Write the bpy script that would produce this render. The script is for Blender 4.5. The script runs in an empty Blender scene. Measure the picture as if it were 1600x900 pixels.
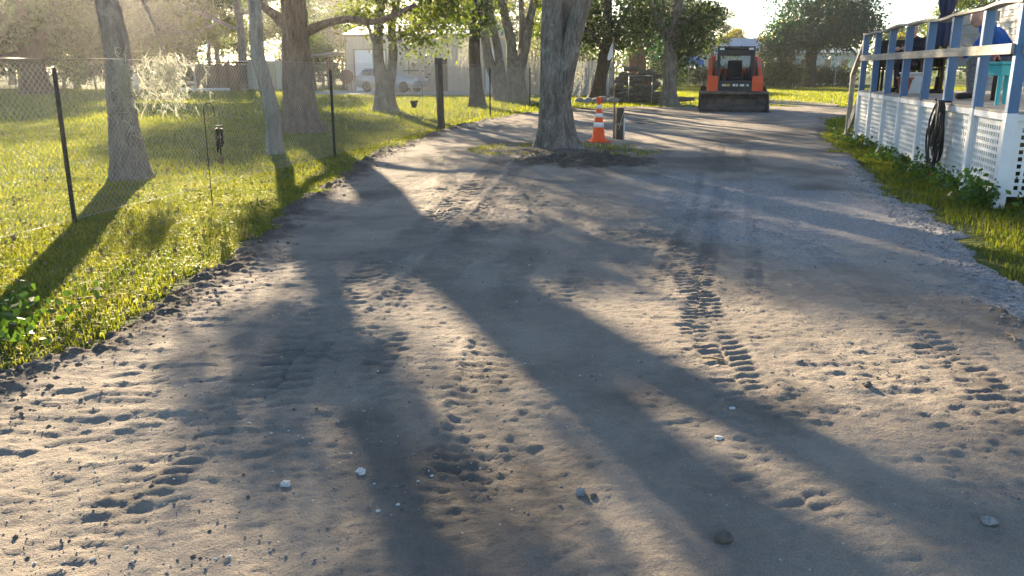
import bpy, bmesh, math, random
import numpy as np
from mathutils import Vector, Matrix, noise as mnoise
R = math.radians
random.seed(7); rng = np.random.default_rng(7)
scn = bpy.context.scene
col = scn.collection

# ------------------------------------------------------------------ camera, sky, sun, exposure
CAM_H = 1.5; PITCH = R(14.8); FPX = 1300.0
cam = bpy.data.cameras.new('camera'); co = bpy.data.objects.new('camera', cam); col.objects.link(co)
co.location = (0, 0, CAM_H); co.rotation_euler = (R(90) - PITCH, 0, 0)
cam.sensor_fit = 'HORIZONTAL'; cam.sensor_width = 36; cam.lens = 36 * FPX / 1600
cam.clip_start = 0.05; cam.clip_end = 2000
scn.camera = co
SUN_EL = R(16); SUN_AZ = R(-18.5)          # azimuth from +Y, clockwise positive
w = bpy.data.worlds.new('World'); scn.world = w; w.use_nodes = True
nt = w.node_tree
sky = nt.nodes.new('ShaderNodeTexSky'); sky.sky_type = 'NISHITA'; sky.sun_disc = False
sky.sun_elevation = SUN_EL; sky.sun_rotation = SUN_AZ; sky.air_density = 1.0; sky.dust_density = 0.3; sky.ozone_density = 2.5
bg = nt.nodes['Background']; bg.inputs['Strength'].default_value = 0.06
nt.links.new(sky.outputs[0], bg.inputs[0])
sl = bpy.data.lights.new('sun', 'SUN'); sl.energy = 5.0; sl.angle = R(0.6); sl.color = (1.0, 0.80, 0.54)
so = bpy.data.objects.new('sun', sl); col.objects.link(so)
sd = Vector((math.sin(SUN_AZ) * math.cos(SUN_EL), math.cos(SUN_AZ) * math.cos(SUN_EL), math.sin(SUN_EL)))
so.rotation_euler = sd.to_track_quat('Z', 'Y').to_euler(); so.location = (-10, 30, 20)
vs = scn.view_settings; vs.view_transform = 'Standard'; vs.look = 'None'; vs.gamma = 1; vs.use_curve_mapping = False
vs.exposure = 2.5
scn.render.engine = 'CYCLES'

def at(px, py, Y):
    """point of the measured view at forward distance Y (metres)"""
    x = (px - 800) / FPX; u = (450 - py) / FPX
    d = (x, math.cos(PITCH) + u * math.sin(PITCH), -math.sin(PITCH) + u * math.cos(PITCH))
    t = Y / d[1]
    return Vector((d[0] * t, Y, CAM_H + d[2] * t))

# ------------------------------------------------------------------ materials
def mat(name, c, rough=0.8, metal=0.0, var=0.0, vscale=6.0, c2=None, bump=0.0, bscale=30.0, stretch=(1, 1, 1), spec=0.3):
    m = bpy.data.materials.new(name); m.use_nodes = True
    n = m.node_tree.nodes; l = m.node_tree.links; b = n['Principled BSDF']
    b.inputs['Base Color'].default_value = (*c, 1); b.inputs['Roughness'].default_value = rough
    b.inputs['Metallic'].default_value = metal; b.inputs['Specular IOR Level'].default_value = spec
    tc = n.new('ShaderNodeTexCoord'); mp = n.new('ShaderNodeMapping'); mp.inputs['Scale'].default_value = stretch
    l.new(tc.outputs['Object'], mp.inputs[0])
    if var > 0 or c2:
        no = n.new('ShaderNodeTexNoise'); no.inputs['Scale'].default_value = vscale; no.inputs['Detail'].default_value = 6
        no.inputs['Roughness'].default_value = 0.65
        l.new(mp.outputs[0], no.inputs[0])
        rp = n.new('ShaderNodeValToRGB'); rp.color_ramp.elements[0].position = .33; rp.color_ramp.elements[1].position = .68
        k2 = c2 if c2 else tuple(min(1, q * (1 + var)) for q in c); k1 = c if c2 else tuple(q * (1 - var) for q in c)
        rp.color_ramp.elements[0].color = (*k1, 1); rp.color_ramp.elements[1].color = (*k2, 1)
        l.new(no.outputs['Fac'], rp.inputs[0]); l.new(rp.outputs[0], b.inputs['Base Color'])
    if bump > 0:
        n2 = n.new('ShaderNodeTexNoise'); n2.inputs['Scale'].default_value = bscale; n2.inputs['Detail'].default_value = 5
        l.new(mp.outputs[0], n2.inputs[0])
        bp = n.new('ShaderNodeBump'); bp.inputs['Strength'].default_value = bump; bp.inputs['Distance'].default_value = .02
        l.new(n2.outputs['Fac'], bp.inputs['Height']); l.new(bp.outputs[0], b.inputs['Normal'])
    return m

def leafmat(name, c1, c2, tr=0.5, trc=1.7, vscale=1.2, rough=.5, tint=(1.02, 1.0, .25)):
    m = bpy.data.materials.new(name); m.use_nodes = True
    n = m.node_tree.nodes; l = m.node_tree.links; b = n['Principled BSDF']; out = n['Material Output']
    g = n.new('ShaderNodeNewGeometry')
    no = n.new('ShaderNodeTexNoise'); no.inputs['Scale'].default_value = vscale; no.inputs['Detail'].default_value = 3
    l.new(g.outputs['Position'], no.inputs[0])
    ad = n.new('ShaderNodeMath'); ad.operation = 'MULTIPLY_ADD'; ad.inputs[1].default_value = .7
    l.new(g.outputs['Random Per Island'], ad.inputs[0]); 
    sb = n.new('ShaderNodeMath'); sb.operation = 'SUBTRACT'; sb.inputs[1].default_value = .35
    l.new(no.outputs['Fac'], sb.inputs[0]); l.new(sb.outputs[0], ad.inputs[2])
    rp = n.new('ShaderNodeValToRGB'); rp.color_ramp.elements[0].color = (*c1, 1); rp.color_ramp.elements[1].color = (*c2, 1)
    rp.color_ramp.elements[0].position = .1; rp.color_ramp.elements[1].position = .95
    l.new(ad.outputs[0], rp.inputs[0]); l.new(rp.outputs[0], b.inputs['Base Color'])
    b.inputs['Roughness'].default_value = rough; b.inputs['Specular IOR Level'].default_value = .25
    t = n.new('ShaderNodeBsdfTranslucent')
    mx = n.new('ShaderNodeMix'); mx.data_type = 'RGBA'; mx.blend_type = 'MULTIPLY'; mx.inputs[0].default_value = 1
    l.new(rp.outputs[0], mx.inputs[6]); mx.inputs[7].default_value = (trc * tint[0], trc * tint[1], trc * tint[2], 1)
    mx.clamp_result = False
    l.new(mx.outputs[2], t.inputs[0])
    ms = n.new('ShaderNodeMixShader'); ms.inputs[0].default_value = tr
    l.new(b.outputs[0], ms.inputs[1]); l.new(t.outputs[0], ms.inputs[2]); l.new(ms.outputs[0], out.inputs[0])
    return m

def barkmat(name, c1, c2, scale=9, lichen=None):
    m = bpy.data.materials.new(name); m.use_nodes = True
    n = m.node_tree.nodes; l = m.node_tree.links; b = n['Principled BSDF']
    tc = n.new('ShaderNodeTexCoord'); mp = n.new('ShaderNodeMapping'); mp.inputs['Scale'].default_value = (1, 1, .28)
    l.new(tc.outputs['Object'], mp.inputs[0])
    no = n.new('ShaderNodeTexNoise'); no.inputs['Scale'].default_value = scale; no.inputs['Detail'].default_value = 8; no.inputs['Roughness'].default_value = .7
    vo = n.new('ShaderNodeTexVoronoi'); vo.inputs['Scale'].default_value = scale * 2.2; vo.feature = 'DISTANCE_TO_EDGE'
    l.new(mp.outputs[0], no.inputs[0]); l.new(mp.outputs[0], vo.inputs[0])
    rp = n.new('ShaderNodeValToRGB'); rp.color_ramp.elements[0].position = .35; rp.color_ramp.elements[1].position = .7
    rp.color_ramp.elements[0].color = (*c1, 1); rp.color_ramp.elements[1].color = (*c2, 1)
    l.new(no.outputs['Fac'], rp.inputs[0]); last = rp.outputs[0]
    if lichen:
        n3 = n.new('ShaderNodeTexNoise'); n3.inputs['Scale'].default_value = 3.2; n3.inputs['Detail'].default_value = 9; n3.inputs['Roughness'].default_value = .75
        l.new(tc.outputs['Object'], n3.inputs[0])
        r3 = n.new('ShaderNodeValToRGB'); r3.color_ramp.elements[0].position = .53; r3.color_ramp.elements[1].position = .66
        r3.color_ramp.elements[0].color = (0, 0, 0, 1); r3.color_ramp.elements[1].color = (.75, .75, .75, 1)
        l.new(n3.outputs['Fac'], r3.inputs[0])
        mx = n.new('ShaderNodeMix'); mx.data_type = 'RGBA'; l.new(r3.outputs[0], mx.inputs[0]); l.new(last, mx.inputs[6]); mx.inputs[7].default_value = (*lichen, 1)
        last = mx.outputs[2]
    l.new(last, b.inputs['Base Color']); b.inputs['Roughness'].default_value = .95; b.inputs['Specular IOR Level'].default_value = .15
    sm = n.new('ShaderNodeMath'); sm.operation = 'MINIMUM'; sm.inputs[1].default_value = .16; l.new(vo.outputs[0], sm.inputs[0])
    ad = n.new('ShaderNodeMath'); ad.operation = 'MULTIPLY_ADD'; ad.inputs[1].default_value = 4.0; l.new(sm.outputs[0], ad.inputs[0]); l.new(no.outputs['Fac'], ad.inputs[2])
    bp = n.new('ShaderNodeBump'); bp.inputs['Strength'].default_value = 1.0; bp.inputs['Distance'].default_value = .04
    l.new(ad.outputs[0], bp.inputs['Height']); l.new(bp.outputs[0], b.inputs['Normal'])
    return m

M = {}
M['bark'] = barkmat('bark_oak', (.13, .11, .095), (.33, .29, .25), 9, (.36, .38, .32))
M['bark_brown'] = barkmat('bark_pecan', (.12, .085, .065), (.31, .235, .18), 8)
M['bark_pale'] = barkmat('bark_pale', (.24, .21, .18), (.46, .41, .35), 7, (.42, .42, .37))
M['bark_red'] = barkmat('bark_pine', (.1, .055, .035), (.26, .13, .08), 7)
M['bark_dark'] = barkmat('bark_dark', (.035, .028, .022), (.1, .08, .065), 9)
M['leaf_oak'] = leafmat('leaf_oak', (.018, .036, .012), (.055, .092, .026), .38, 1.9, tint=(.9, 1.0, .25))
M['leaf_light'] = leafmat('leaf_light', (.035, .06, .012), (.10, .125, .022), .55, 2.2)
M['leaf_mid'] = leafmat('leaf_mid', (.025, .05, .014), (.075, .115, .028), .45, 2.0, tint=(.95, 1.0, .25))
M['leaf_blue'] = leafmat('leaf_blue_green', (.014, .05, .034), (.04, .10, .06), .3, 1.6, tint=(.8, 1.0, .35))
M['leaf_yellow'] = leafmat('leaf_yellow', (.10, .11, .015), (.22, .18, .03), .55, 2.0)
M['leaf_hedge'] = leafmat('leaf_hedge', (.025, .045, .014), (.075, .095, .03), .4, 1.7)
M['weed'] = leafmat('weed_leaf', (.03, .07, .014), (.075, .14, .03), .4, 1.9)
M['grass'] = leafmat('grass_blade', (.045, .08, .012), (.20, .20, .045), .55, 2.0, 1.6, tint=(1.03, 1.0, .2))
M['litter'] = mat('dry_leaf', (.10, .065, .035), .9, c2=(.24, .17, .1), vscale=20)
M['moss'] = leafmat('hanging_moss', (.25, .26, .2), (.46, .46, .38), .5, 1.3, tint=(1, 1, .95))
M['wire'] = mat('galvanised_wire', (.32, .32, .31), .42, .8, var=.2)
M['post_green'] = mat('green_steel_post', (.018, .022, .02), .6, .1, var=.4, vscale=12)
M['white_paint'] = mat('white_paint', (.72, .73, .74), .55, var=.09, vscale=5, bump=.1)
M['white_lattice'] = mat('white_lattice', (.74, .75, .75), .5, var=.08, vscale=4)
M['blue_paint'] = mat('blue_grey_paint', (.10, .185, .33), .6, var=.16, vscale=4, bump=.12, stretch=(1, 1, .3))
M['grey_wood'] = mat('weathered_rail_wood', (.25, .225, .19), .85, c2=(.46, .42, .36), vscale=5, bump=.3, bscale=25, stretch=(3, .5, 3))
M['deck_wood'] = mat('deck_board', (.24, .22, .19), .8, c2=(.38, .35, .31), vscale=5, bump=.2, stretch=(3, 1, 3))
M['dark_wood'] = mat('old_dark_wood', (.05, .043, .036), .9, c2=(.13, .112, .09), vscale=6, bump=.5, bscale=20, stretch=(4, 4, .5))
M['brown_wood'] = mat('brown_wood', (.12, .075, .045), .9, c2=(.22, .14, .09), vscale=5, bump=.4, bscale=20, stretch=(4, 4, .5))
M['fence_wood'] = mat('grey_fence_board', (.20, .18, .16), .9, c2=(.36, .33, .29), vscale=3, bump=.3, stretch=(4, 4, .5))
M['log'] = mat('grey_log', (.07, .06, .05), .95, c2=(.19, .165, .135), vscale=7, bump=.5, bscale=25)
M['tan_metal'] = mat('tan_metal_siding', (.50, .41, .32), .55, var=.06, vscale=2, stretch=(3, 3, .4))
M['trim'] = mat('brown_trim', (.28, .2, .15), .6)
M['white_metal'] = mat('white_metal_door', (.72, .74, .76), .5, var=.04)
M['roof_metal'] = mat('galvanised_roof', (.42, .42, .42), .5, .5, var=.15, vscale=1.5)
M['shed_green'] = mat('pale_green_siding', (.46, .5, .42), .7, var=.1)
M['shed_door'] = mat('sage_door', (.2, .25, .19), .7, var=.12)
M['concrete'] = mat('concrete', (.38, .37, .35), .9, var=.15, vscale=1.5, bump=.2)
M['bluewhite'] = mat('pale_blue_siding', (.5, .6, .66), .6, var=.06)
M['offwhite'] = mat('offwhite_siding', (.6, .6, .58), .6, var=.08)
M['blue_tarp'] = mat('blue_tarp', (.05, .18, .5), .5, var=.2, vscale=2)
M['silver'] = mat('silver_car_paint', (.42, .44, .46), .28, .6, var=.03)
M['glass_dark'] = mat('dark_glass', (.015, .02, .025), .08, 0, spec=.6)
M['rubber'] = mat('black_rubber', (.018, .018, .019), .8, var=.3, vscale=10)
M['black_metal'] = mat('black_metal', (.03, .03, .032), .5, .2, var=.25, vscale=6)
M['bucket'] = mat('worn_dark_steel', (.04, .038, .038), .55, .3, c2=(.17, .15, .13), vscale=3.5, bump=.3)
M['bare_steel'] = mat('scraped_steel', (.35, .33, .3), .4, .8, var=.25, vscale=8)
M['orange'] = mat('orange_machine_paint', (.72, .085, .02), .5, c2=(.6, .12, .04), vscale=3, bump=.08)
M['red_lamp'] = mat('red_lens', (.5, .03, .02), .3)
M['cone'] = mat('orange_cone_plastic', (.85, .10, .015), .5, var=.08, vscale=8)
M['cone_white'] = mat('reflective_white', (.8, .8, .78), .45, var=.05, vscale=14)
M['white_cloth'] = leafmat('white_cloth', (.7, .7, .68), (.78, .78, .76), .35, 1.0, tint=(1, 1, 1))
M['stick'] = mat('bamboo_stick', (.26, .18, .1), .8, var=.25, vscale=8)
M['pvc'] = mat('white_pvc', (.75, .75, .72), .4)
M['string'] = mat('tan_string', (.5, .46, .34), .9)
M['hose'] = mat('black_hose', (.025, .025, .025), .42, var=.3, vscale=5)
M['red_plastic'] = mat('red_plastic', (.5, .03, .03), .45)
M['navy'] = mat('navy_fabric', (.022, .035, .085), .85, var=.25, vscale=8, bump=.2)
M['black_cloth'] = mat('black_cloth', (.02, .021, .028), .9, var=.3, vscale=8, bump=.3)
M['blue_jacket'] = mat('blue_fleece', (.015, .085, .33), .9, var=.2, vscale=10, bump=.3)
M['grey_trousers'] = mat('grey_patterned_cloth', (.07, .075, .085), .9, c2=(.22, .22, .23), vscale=30, bump=.2)
M['skin'] = mat('skin', (.48, .26, .19), .55, var=.12, vscale=12)
M['hair'] = mat('grey_hair', (.25, .23, .21), .8, var=.3, vscale=40)
M['teal'] = mat('turquoise_plastic', (.05, .42, .48), .45, var=.08)
M['pink'] = mat('pink_cord', (.6, .22, .24), .6)
M['dark_iron'] = mat('dark_iron', (.02, .018, .016), .6, .3, var=.3)
M['grey_board'] = mat('grey_bench_board', (.2, .21, .22), .8, c2=(.30, .31, .32), vscale=4, stretch=(1, 4, 4))
M['siding'] = mat('grey_house_siding', (.42, .41, .39), .7, var=.08, vscale=3)
M['terracotta'] = mat('terracotta', (.4, .15, .06), .8, var=.15)
M['yellow'] = mat('yellow_fabric', (.65, .5, .05), .7)
M['stone_white'] = mat('white_stone', (.5, .49, .46), .85, var=.2, vscale=15, bump=.4, bscale=20)
M['stone_grey'] = mat('grey_stone', (.25, .24, .23), .9, var=.25, vscale=15, bump=.5, bscale=20)
M['clod'] = mat('dark_soil_clod', (.085, .072, .06), 1.0, c2=(.17, .145, .12), vscale=15, bump=.6, bscale=30)
M['rust'] = mat('rusty_steel', (.09, .045, .03), .85, c2=(.18, .08, .05), vscale=6, bump=.3)

# ------------------------------------------------------------------ mesh helpers
class MB:
    def __init__(s): s.v = []; s.f = []
    def add(s, vs, fs):
        o = len(s.v); s.v += [tuple(q) for q in vs]; s.f += [tuple(i + o for i in q) for q in fs]; return s
    def box(s, x0, x1, y0, y1, z0, z1, Mx=None):
        vs = [Vector(q) for q in ((x0,y0,z0),(x1,y0,z0),(x1,y1,z0),(x0,y1,z0),(x0,y0,z1),(x1,y0,z1),(x1,y1,z1),(x0,y1,z1))]
        if Mx is not None: vs = [Mx @ q for q in vs]
        return s.add(vs, [(3,2,1,0),(4,5,6,7),(0,1,5,4),(1,2,6,5),(2,3,7,6),(3,0,4,7)])
    def bevbox(s, x0, x1, y0, y1, z0, z1, b=.01, Mx=None):
        bm = bmesh.new(); bmesh.ops.create_cube(bm, size=1)
        for q in bm.verts: q.co = Vector(((x0+x1)/2 + q.co.x*(x1-x0), (y0+y1)/2 + q.co.y*(y1-y0), (z0+z1)/2 + q.co.z*(z1-z0)))
        bmesh.ops.bevel(bm, geom=bm.edges[:], offset=b, segments=2, affect='EDGES', profile=.5)
        if Mx is not None: bmesh.ops.transform(bm, matrix=Mx, verts=bm.verts)
        return s.bm(bm)
    def bm(s, bm):
        bm.verts.index_update(); s.add([q.co for q in bm.verts], [[q.index for q in f.verts] for f in bm.faces]); bm.free(); return s
    def tube(s, pts, rad, n=8, caps=True):
        pts = [Vector(p) for p in pts]; N = len(pts)
        if not hasattr(rad, '__len__'): rad = [rad] * N
        t0 = (pts[1] - pts[0]).normalized(); up = Vector((0,0,1)) if abs(t0.z) < .9 else Vector((1,0,0))
        a = t0.cross(up).normalized(); vs = []; fs = []
        for i, p in enumerate(pts):
            t = (pts[min(i+1,N-1)] - pts[max(i-1,0)]).normalized()
            a = (a - t * a.dot(t)).normalized(); b = t.cross(a)
            for k in range(n):
                th = 2*math.pi*k/n; vs.append(p + (a*math.cos(th) + b*math.sin(th)) * rad[i])
        for i in range(N-1):
            for k in range(n): fs.append((i*n+k, i*n+(k+1)%n, (i+1)*n+(k+1)%n, (i+1)*n+k))
        if caps: fs.append(tuple(range(n-1,-1,-1))); fs.append(tuple((N-1)*n+k for k in range(n)))
        return s.add(vs, fs)
    def lathe(s, prof, n=24, c=(0,0,0), axis='Z'):
        vs = []; fs = []; N = len(prof)
        for (r, z) in prof:
            for k in range(n):
                th = 2*math.pi*k/n; p = (r*math.cos(th), r*math.sin(th), z)
                if axis == 'X': p = (p[2], p[0], p[1])
                if axis == 'Y': p = (p[0], p[2], p[1])
                vs.append((p[0]+c[0], p[1]+c[1], p[2]+c[2]))
        for i in range(N-1):
            for k in range(n): fs.append((i*n+k, i*n+(k+1)%n, (i+1)*n+(k+1)%n, (i+1)*n+k))
        fs.append(tuple(range(n-1,-1,-1))); fs.append(tuple((N-1)*n+k for k in range(n)))
        return s.add(vs, fs)
    def prism(s, prof, x0, x1):
        """closed profile of (y,z) extruded along x"""
        n = len(prof); vs = [(x0,p[0],p[1]) for p in prof] + [(x1,p[0],p[1]) for p in prof]
        fs = [(i,(i+1)%n,n+(i+1)%n,n+i) for i in range(n)] + [tuple(range(n-1,-1,-1)), tuple(range(n,2*n))]
        return s.add(vs, fs)
    def ell(s, c, r, seg=16, rings=10, Mx=None):
        bm = bmesh.new(); bmesh.ops.create_uvsphere(bm, u_segments=seg, v_segments=rings, radius=1)
        for q in bm.verts: q.co = Vector((q.co.x*r[0], q.co.y*r[1], q.co.z*r[2]))
        if Mx is not None: bmesh.ops.transform(bm, matrix=Mx, verts=bm.verts)
        bmesh.ops.translate(bm, vec=Vector(c), verts=bm.verts); return s.bm(bm)
    def build(s, name, m, parent=None, smooth=False, fix=True):
        me = bpy.data.meshes.new(name); me.from_pydata(s.v, [], s.f)
        if fix:
            bm = bmesh.new(); bm.from_mesh(me); bmesh.ops.recalc_face_normals(bm, faces=bm.faces); bm.to_mesh(me); bm.free()
        if smooth: me.polygons.foreach_set('use_smooth', [True]*len(me.polygons))
        me.materials.append(M[m] if isinstance(m, str) else m)
        o = bpy.data.objects.new(name, me); col.objects.link(o)
        if smooth == 'auto': pass
        if parent: o.parent = parent
        return o

def link(name, me, m=None, parent=None):
    o = bpy.data.objects.new(name, me); col.objects.link(o)
    if m is not None and not me.materials: me.materials.append(M[m] if isinstance(m, str) else m)
    if parent: o.parent = parent
    return o
def tag(o, label=None, cat=None, group=None, kind=None):
    if label: o['label'] = label
    if cat: o['category'] = cat
    if group: o['group'] = group
    if kind: o['kind'] = kind
    return o
def thing(name, label, cat, loc=(0,0,0), rz=0, group=None):
    o = bpy.data.objects.new(name, None); col.objects.link(o); o.empty_display_size = .2
    o.location = loc; o.rotation_euler = (0,0,rz); return tag(o, label, cat, group)
def fastmesh(name, V, F):
    """V (n,3), F (m,k) same-size faces"""
    me = bpy.data.meshes.new(name); V = np.ascontiguousarray(V, dtype=np.float32); F = np.ascontiguousarray(F, dtype=np.int32)
    k = F.shape[1]
    me.vertices.add(len(V)); me.vertices.foreach_set('co', V.ravel())
    me.loops.add(F.size); me.loops.foreach_set('vertex_index', F.ravel())
    me.polygons.add(len(F)); me.polygons.foreach_set('loop_start', np.arange(0, F.size, k, dtype=np.int32))
    me.update(calc_edges=True); return me

# ------------------------------------------------------------------ numpy value noise
_tab = rng.random((256, 256))
def vnoise(x, y):
    xi = np.floor(x).astype(int); yi = np.floor(y).astype(int); fx = x - xi; fy = y - yi
    fx = fx*fx*(3-2*fx); fy = fy*fy*(3-2*fy)
    a = _tab[xi & 255, yi & 255]; b = _tab[(xi+1) & 255, yi & 255]; c = _tab[xi & 255, (yi+1) & 255]; d = _tab[(xi+1) & 255, (yi+1) & 255]
    return (a*(1-fx)+b*fx)*(1-fy) + (c*(1-fx)+d*fx)*fy - .5
def fbm(x, y, s, o=4):
    r = 0; a = 1
    for i in range(o): r = r + a*vnoise(x*s + 17.3*i, y*s + 5.1*i); s *= 2.03; a *= .5
    return r

# ------------------------------------------------------------------ driveway outline (metres)
ROAD = [(-2.7,-8),(-2.7,2),(-2.6,4),(-2.35,5.4),(-2.6,8.9),(-2.55,11),(-2.5,13),(-2.35,17),(-1.9,20.5),(-1.1,24.8),(0.2,28.5),(2.2,31.8),
        (4.6,33.6),(7.5,33.2),(10.2,34.2),(13.5,33.5),(14,30.5),(11.5,28.2),(9.6,25.5),(8.3,22.3),(7.5,20),(6.6,17),(5.6,13.2),(4.9,10),(4.2,7.4),(3.72,5.9),(3.4,4.5),(3.3,2),(3.3,-8)]
def poly_sd(X, Y, P):
    """signed distance, positive inside"""
    d = np.full(X.shape, 1e9); ins = np.zeros(X.shape, bool)
    for i in range(len(P)):
        ax, ay = P[i]; bx, by = P[(i+1) % len(P)]; ex, ey = bx-ax, by-ay
        t = np.clip(((X-ax)*ex + (Y-ay)*ey)/(ex*ex+ey*ey), 0, 1)
        d = np.minimum(d, (X-ax-t*ex)**2 + (Y-ay-t*ey)**2)
        c = ((ay > Y) != (by > Y)) & (X < (bx-ax)*(Y-ay)/(by-ay+1e-12) + ax); ins ^= c
    d = np.sqrt(d); return np.where(ins, d, -d)
def path_st(X, Y, P):
    """distance to polyline (signed) and arclength"""
    P = np.array(P); best = np.full(X.shape, 1e9); S = np.zeros(X.shape); D = np.zeros(X.shape); acc = 0
    for i in range(len(P)-1):
        e = P[i+1]-P[i]; L = np.hypot(*e); e = e/L
        t = np.clip((X-P[i,0])*e[0] + (Y-P[i,1])*e[1], 0, L)
        qx = X-P[i,0]-t*e[0]; qy = Y-P[i,1]-t*e[1]; d = np.hypot(qx, qy); m = d < best
        sg = np.sign(e[0]*qy - e[1]*qx)
        best = np.where(m, d, best); S = np.where(m, acc+t, S); D = np.where(m, d*sg, D); acc += L
    return D, S, acc
def smooth(P, n=14):
    P = [np.array(p, float) for p in P]; P = [2*P[0]-P[1]] + P + [2*P[-1]-P[-2]]; o = []
    for i in range(1, len(P)-2):
        for k in range(n):
            t = k/n; o.append(.5*((2*P[i]) + (-P[i-1]+P[i+1])*t + (2*P[i-1]-5*P[i]+4*P[i+1]-P[i+2])*t*t + (-P[i-1]+3*P[i]-3*P[i+1]+P[i+2])*t**3))
    o.append(P[-2]); return o

def gpx(*pts):
    r = []
    for px, py in pts:
        x = (px-800)/FPX; u = (450-py)/FPX; d = (x, math.cos(PITCH)+u*math.sin(PITCH), -math.sin(PITCH)+u*math.cos(PITCH)); t = -CAM_H/d[2]
        r.append((d[0]*t, d[1]*t))
    return r
# (path, half width, lug pitch, depth, style, fade noise)
TR = [
 (gpx((395,690),(470,560),(545,475),(640,380),(755,285),(800,230)), .17, .105, .034, 0, .35),
 (gpx((520,600),(575,520),(650,445),(720,375),(790,290),(830,240)), .10, .10, .028, 1, .3),
 (gpx((600,600),(665,480),(735,400),(800,330),(850,290)), .13, .10, .014, 0, .6),
 (gpx((1078,585),(1092,480),(1108,400),(1118,330),(1126,260),(1132,190)), .085, .075, .036, 0, .2),
 (gpx((1020,470),(1045,420),(1065,375),(1085,320),(1105,230)), .06, .07, .032, 0, .2),
 (gpx((960,450),(1000,400),(1040,340),(1080,270)), .17, .11, .024, 0, .35),
 (gpx((1178,480),(1176,400),(1172,300),(1168,200)), .07, .075, .022, 0, .3),
 (gpx((1200,900),(1180,800),(1172,740),(1165,650)), .075, .085, .03, 0, .2),
 (gpx((790,880),(810,780),(850,690),(870,600)), .13, .11, .014, 1, .5),
 (gpx((350,900),(430,740),(480,640)), .16, .12, .014, 0, .6),
 (gpx((610,700),(590,620),(600,560),(650,480)), .10, .10, .017, 0, .5),
 (gpx((320,470),(450,400),(560,330),(680,265),(780,215)), .16, .10, .013, 0, .5),
 (gpx((560,268),(640,225),(730,200),(800,185)), .14, .10, .012, 0, .5),
 (gpx((880,520),(930,420),(960,380),(990,330)), .17, .105, .011, 0, .6),
 (gpx((1600,500),(1480,400),(1400,330),(1330,250),(1280,200)), .14, .10, .012, 0, .5),
 (gpx((1000,260),(1080,225),(1140,200),(1210,185)), .15, .1, .010, 0, .6),
 (gpx((260,900),(120,880),(0,840)), .15, .11, .012, 0, .6),
 ([(-1.35,1.8),(-1.15,5),(-.75,9),(-1.0,14),(-.6,20),(1.0,27)], .14, .085, .012, 0, .3), ([(-.25,1.8),(-.05,5),(.3,8.5),(.1,12)], .13, .085, .011, 1, .35),
 ([(.95,1.8),(1.2,5),(1.7,9),(2.5,14),(4.2,21),(6.9,27.5)], .14, .085, .016, 0, .25), ([(2.1,1.8),(2.35,5),(2.85,9),(3.7,14),(5.4,21),(7.9,27.5)], .14, .085, .013, 0, .3),
]
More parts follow.
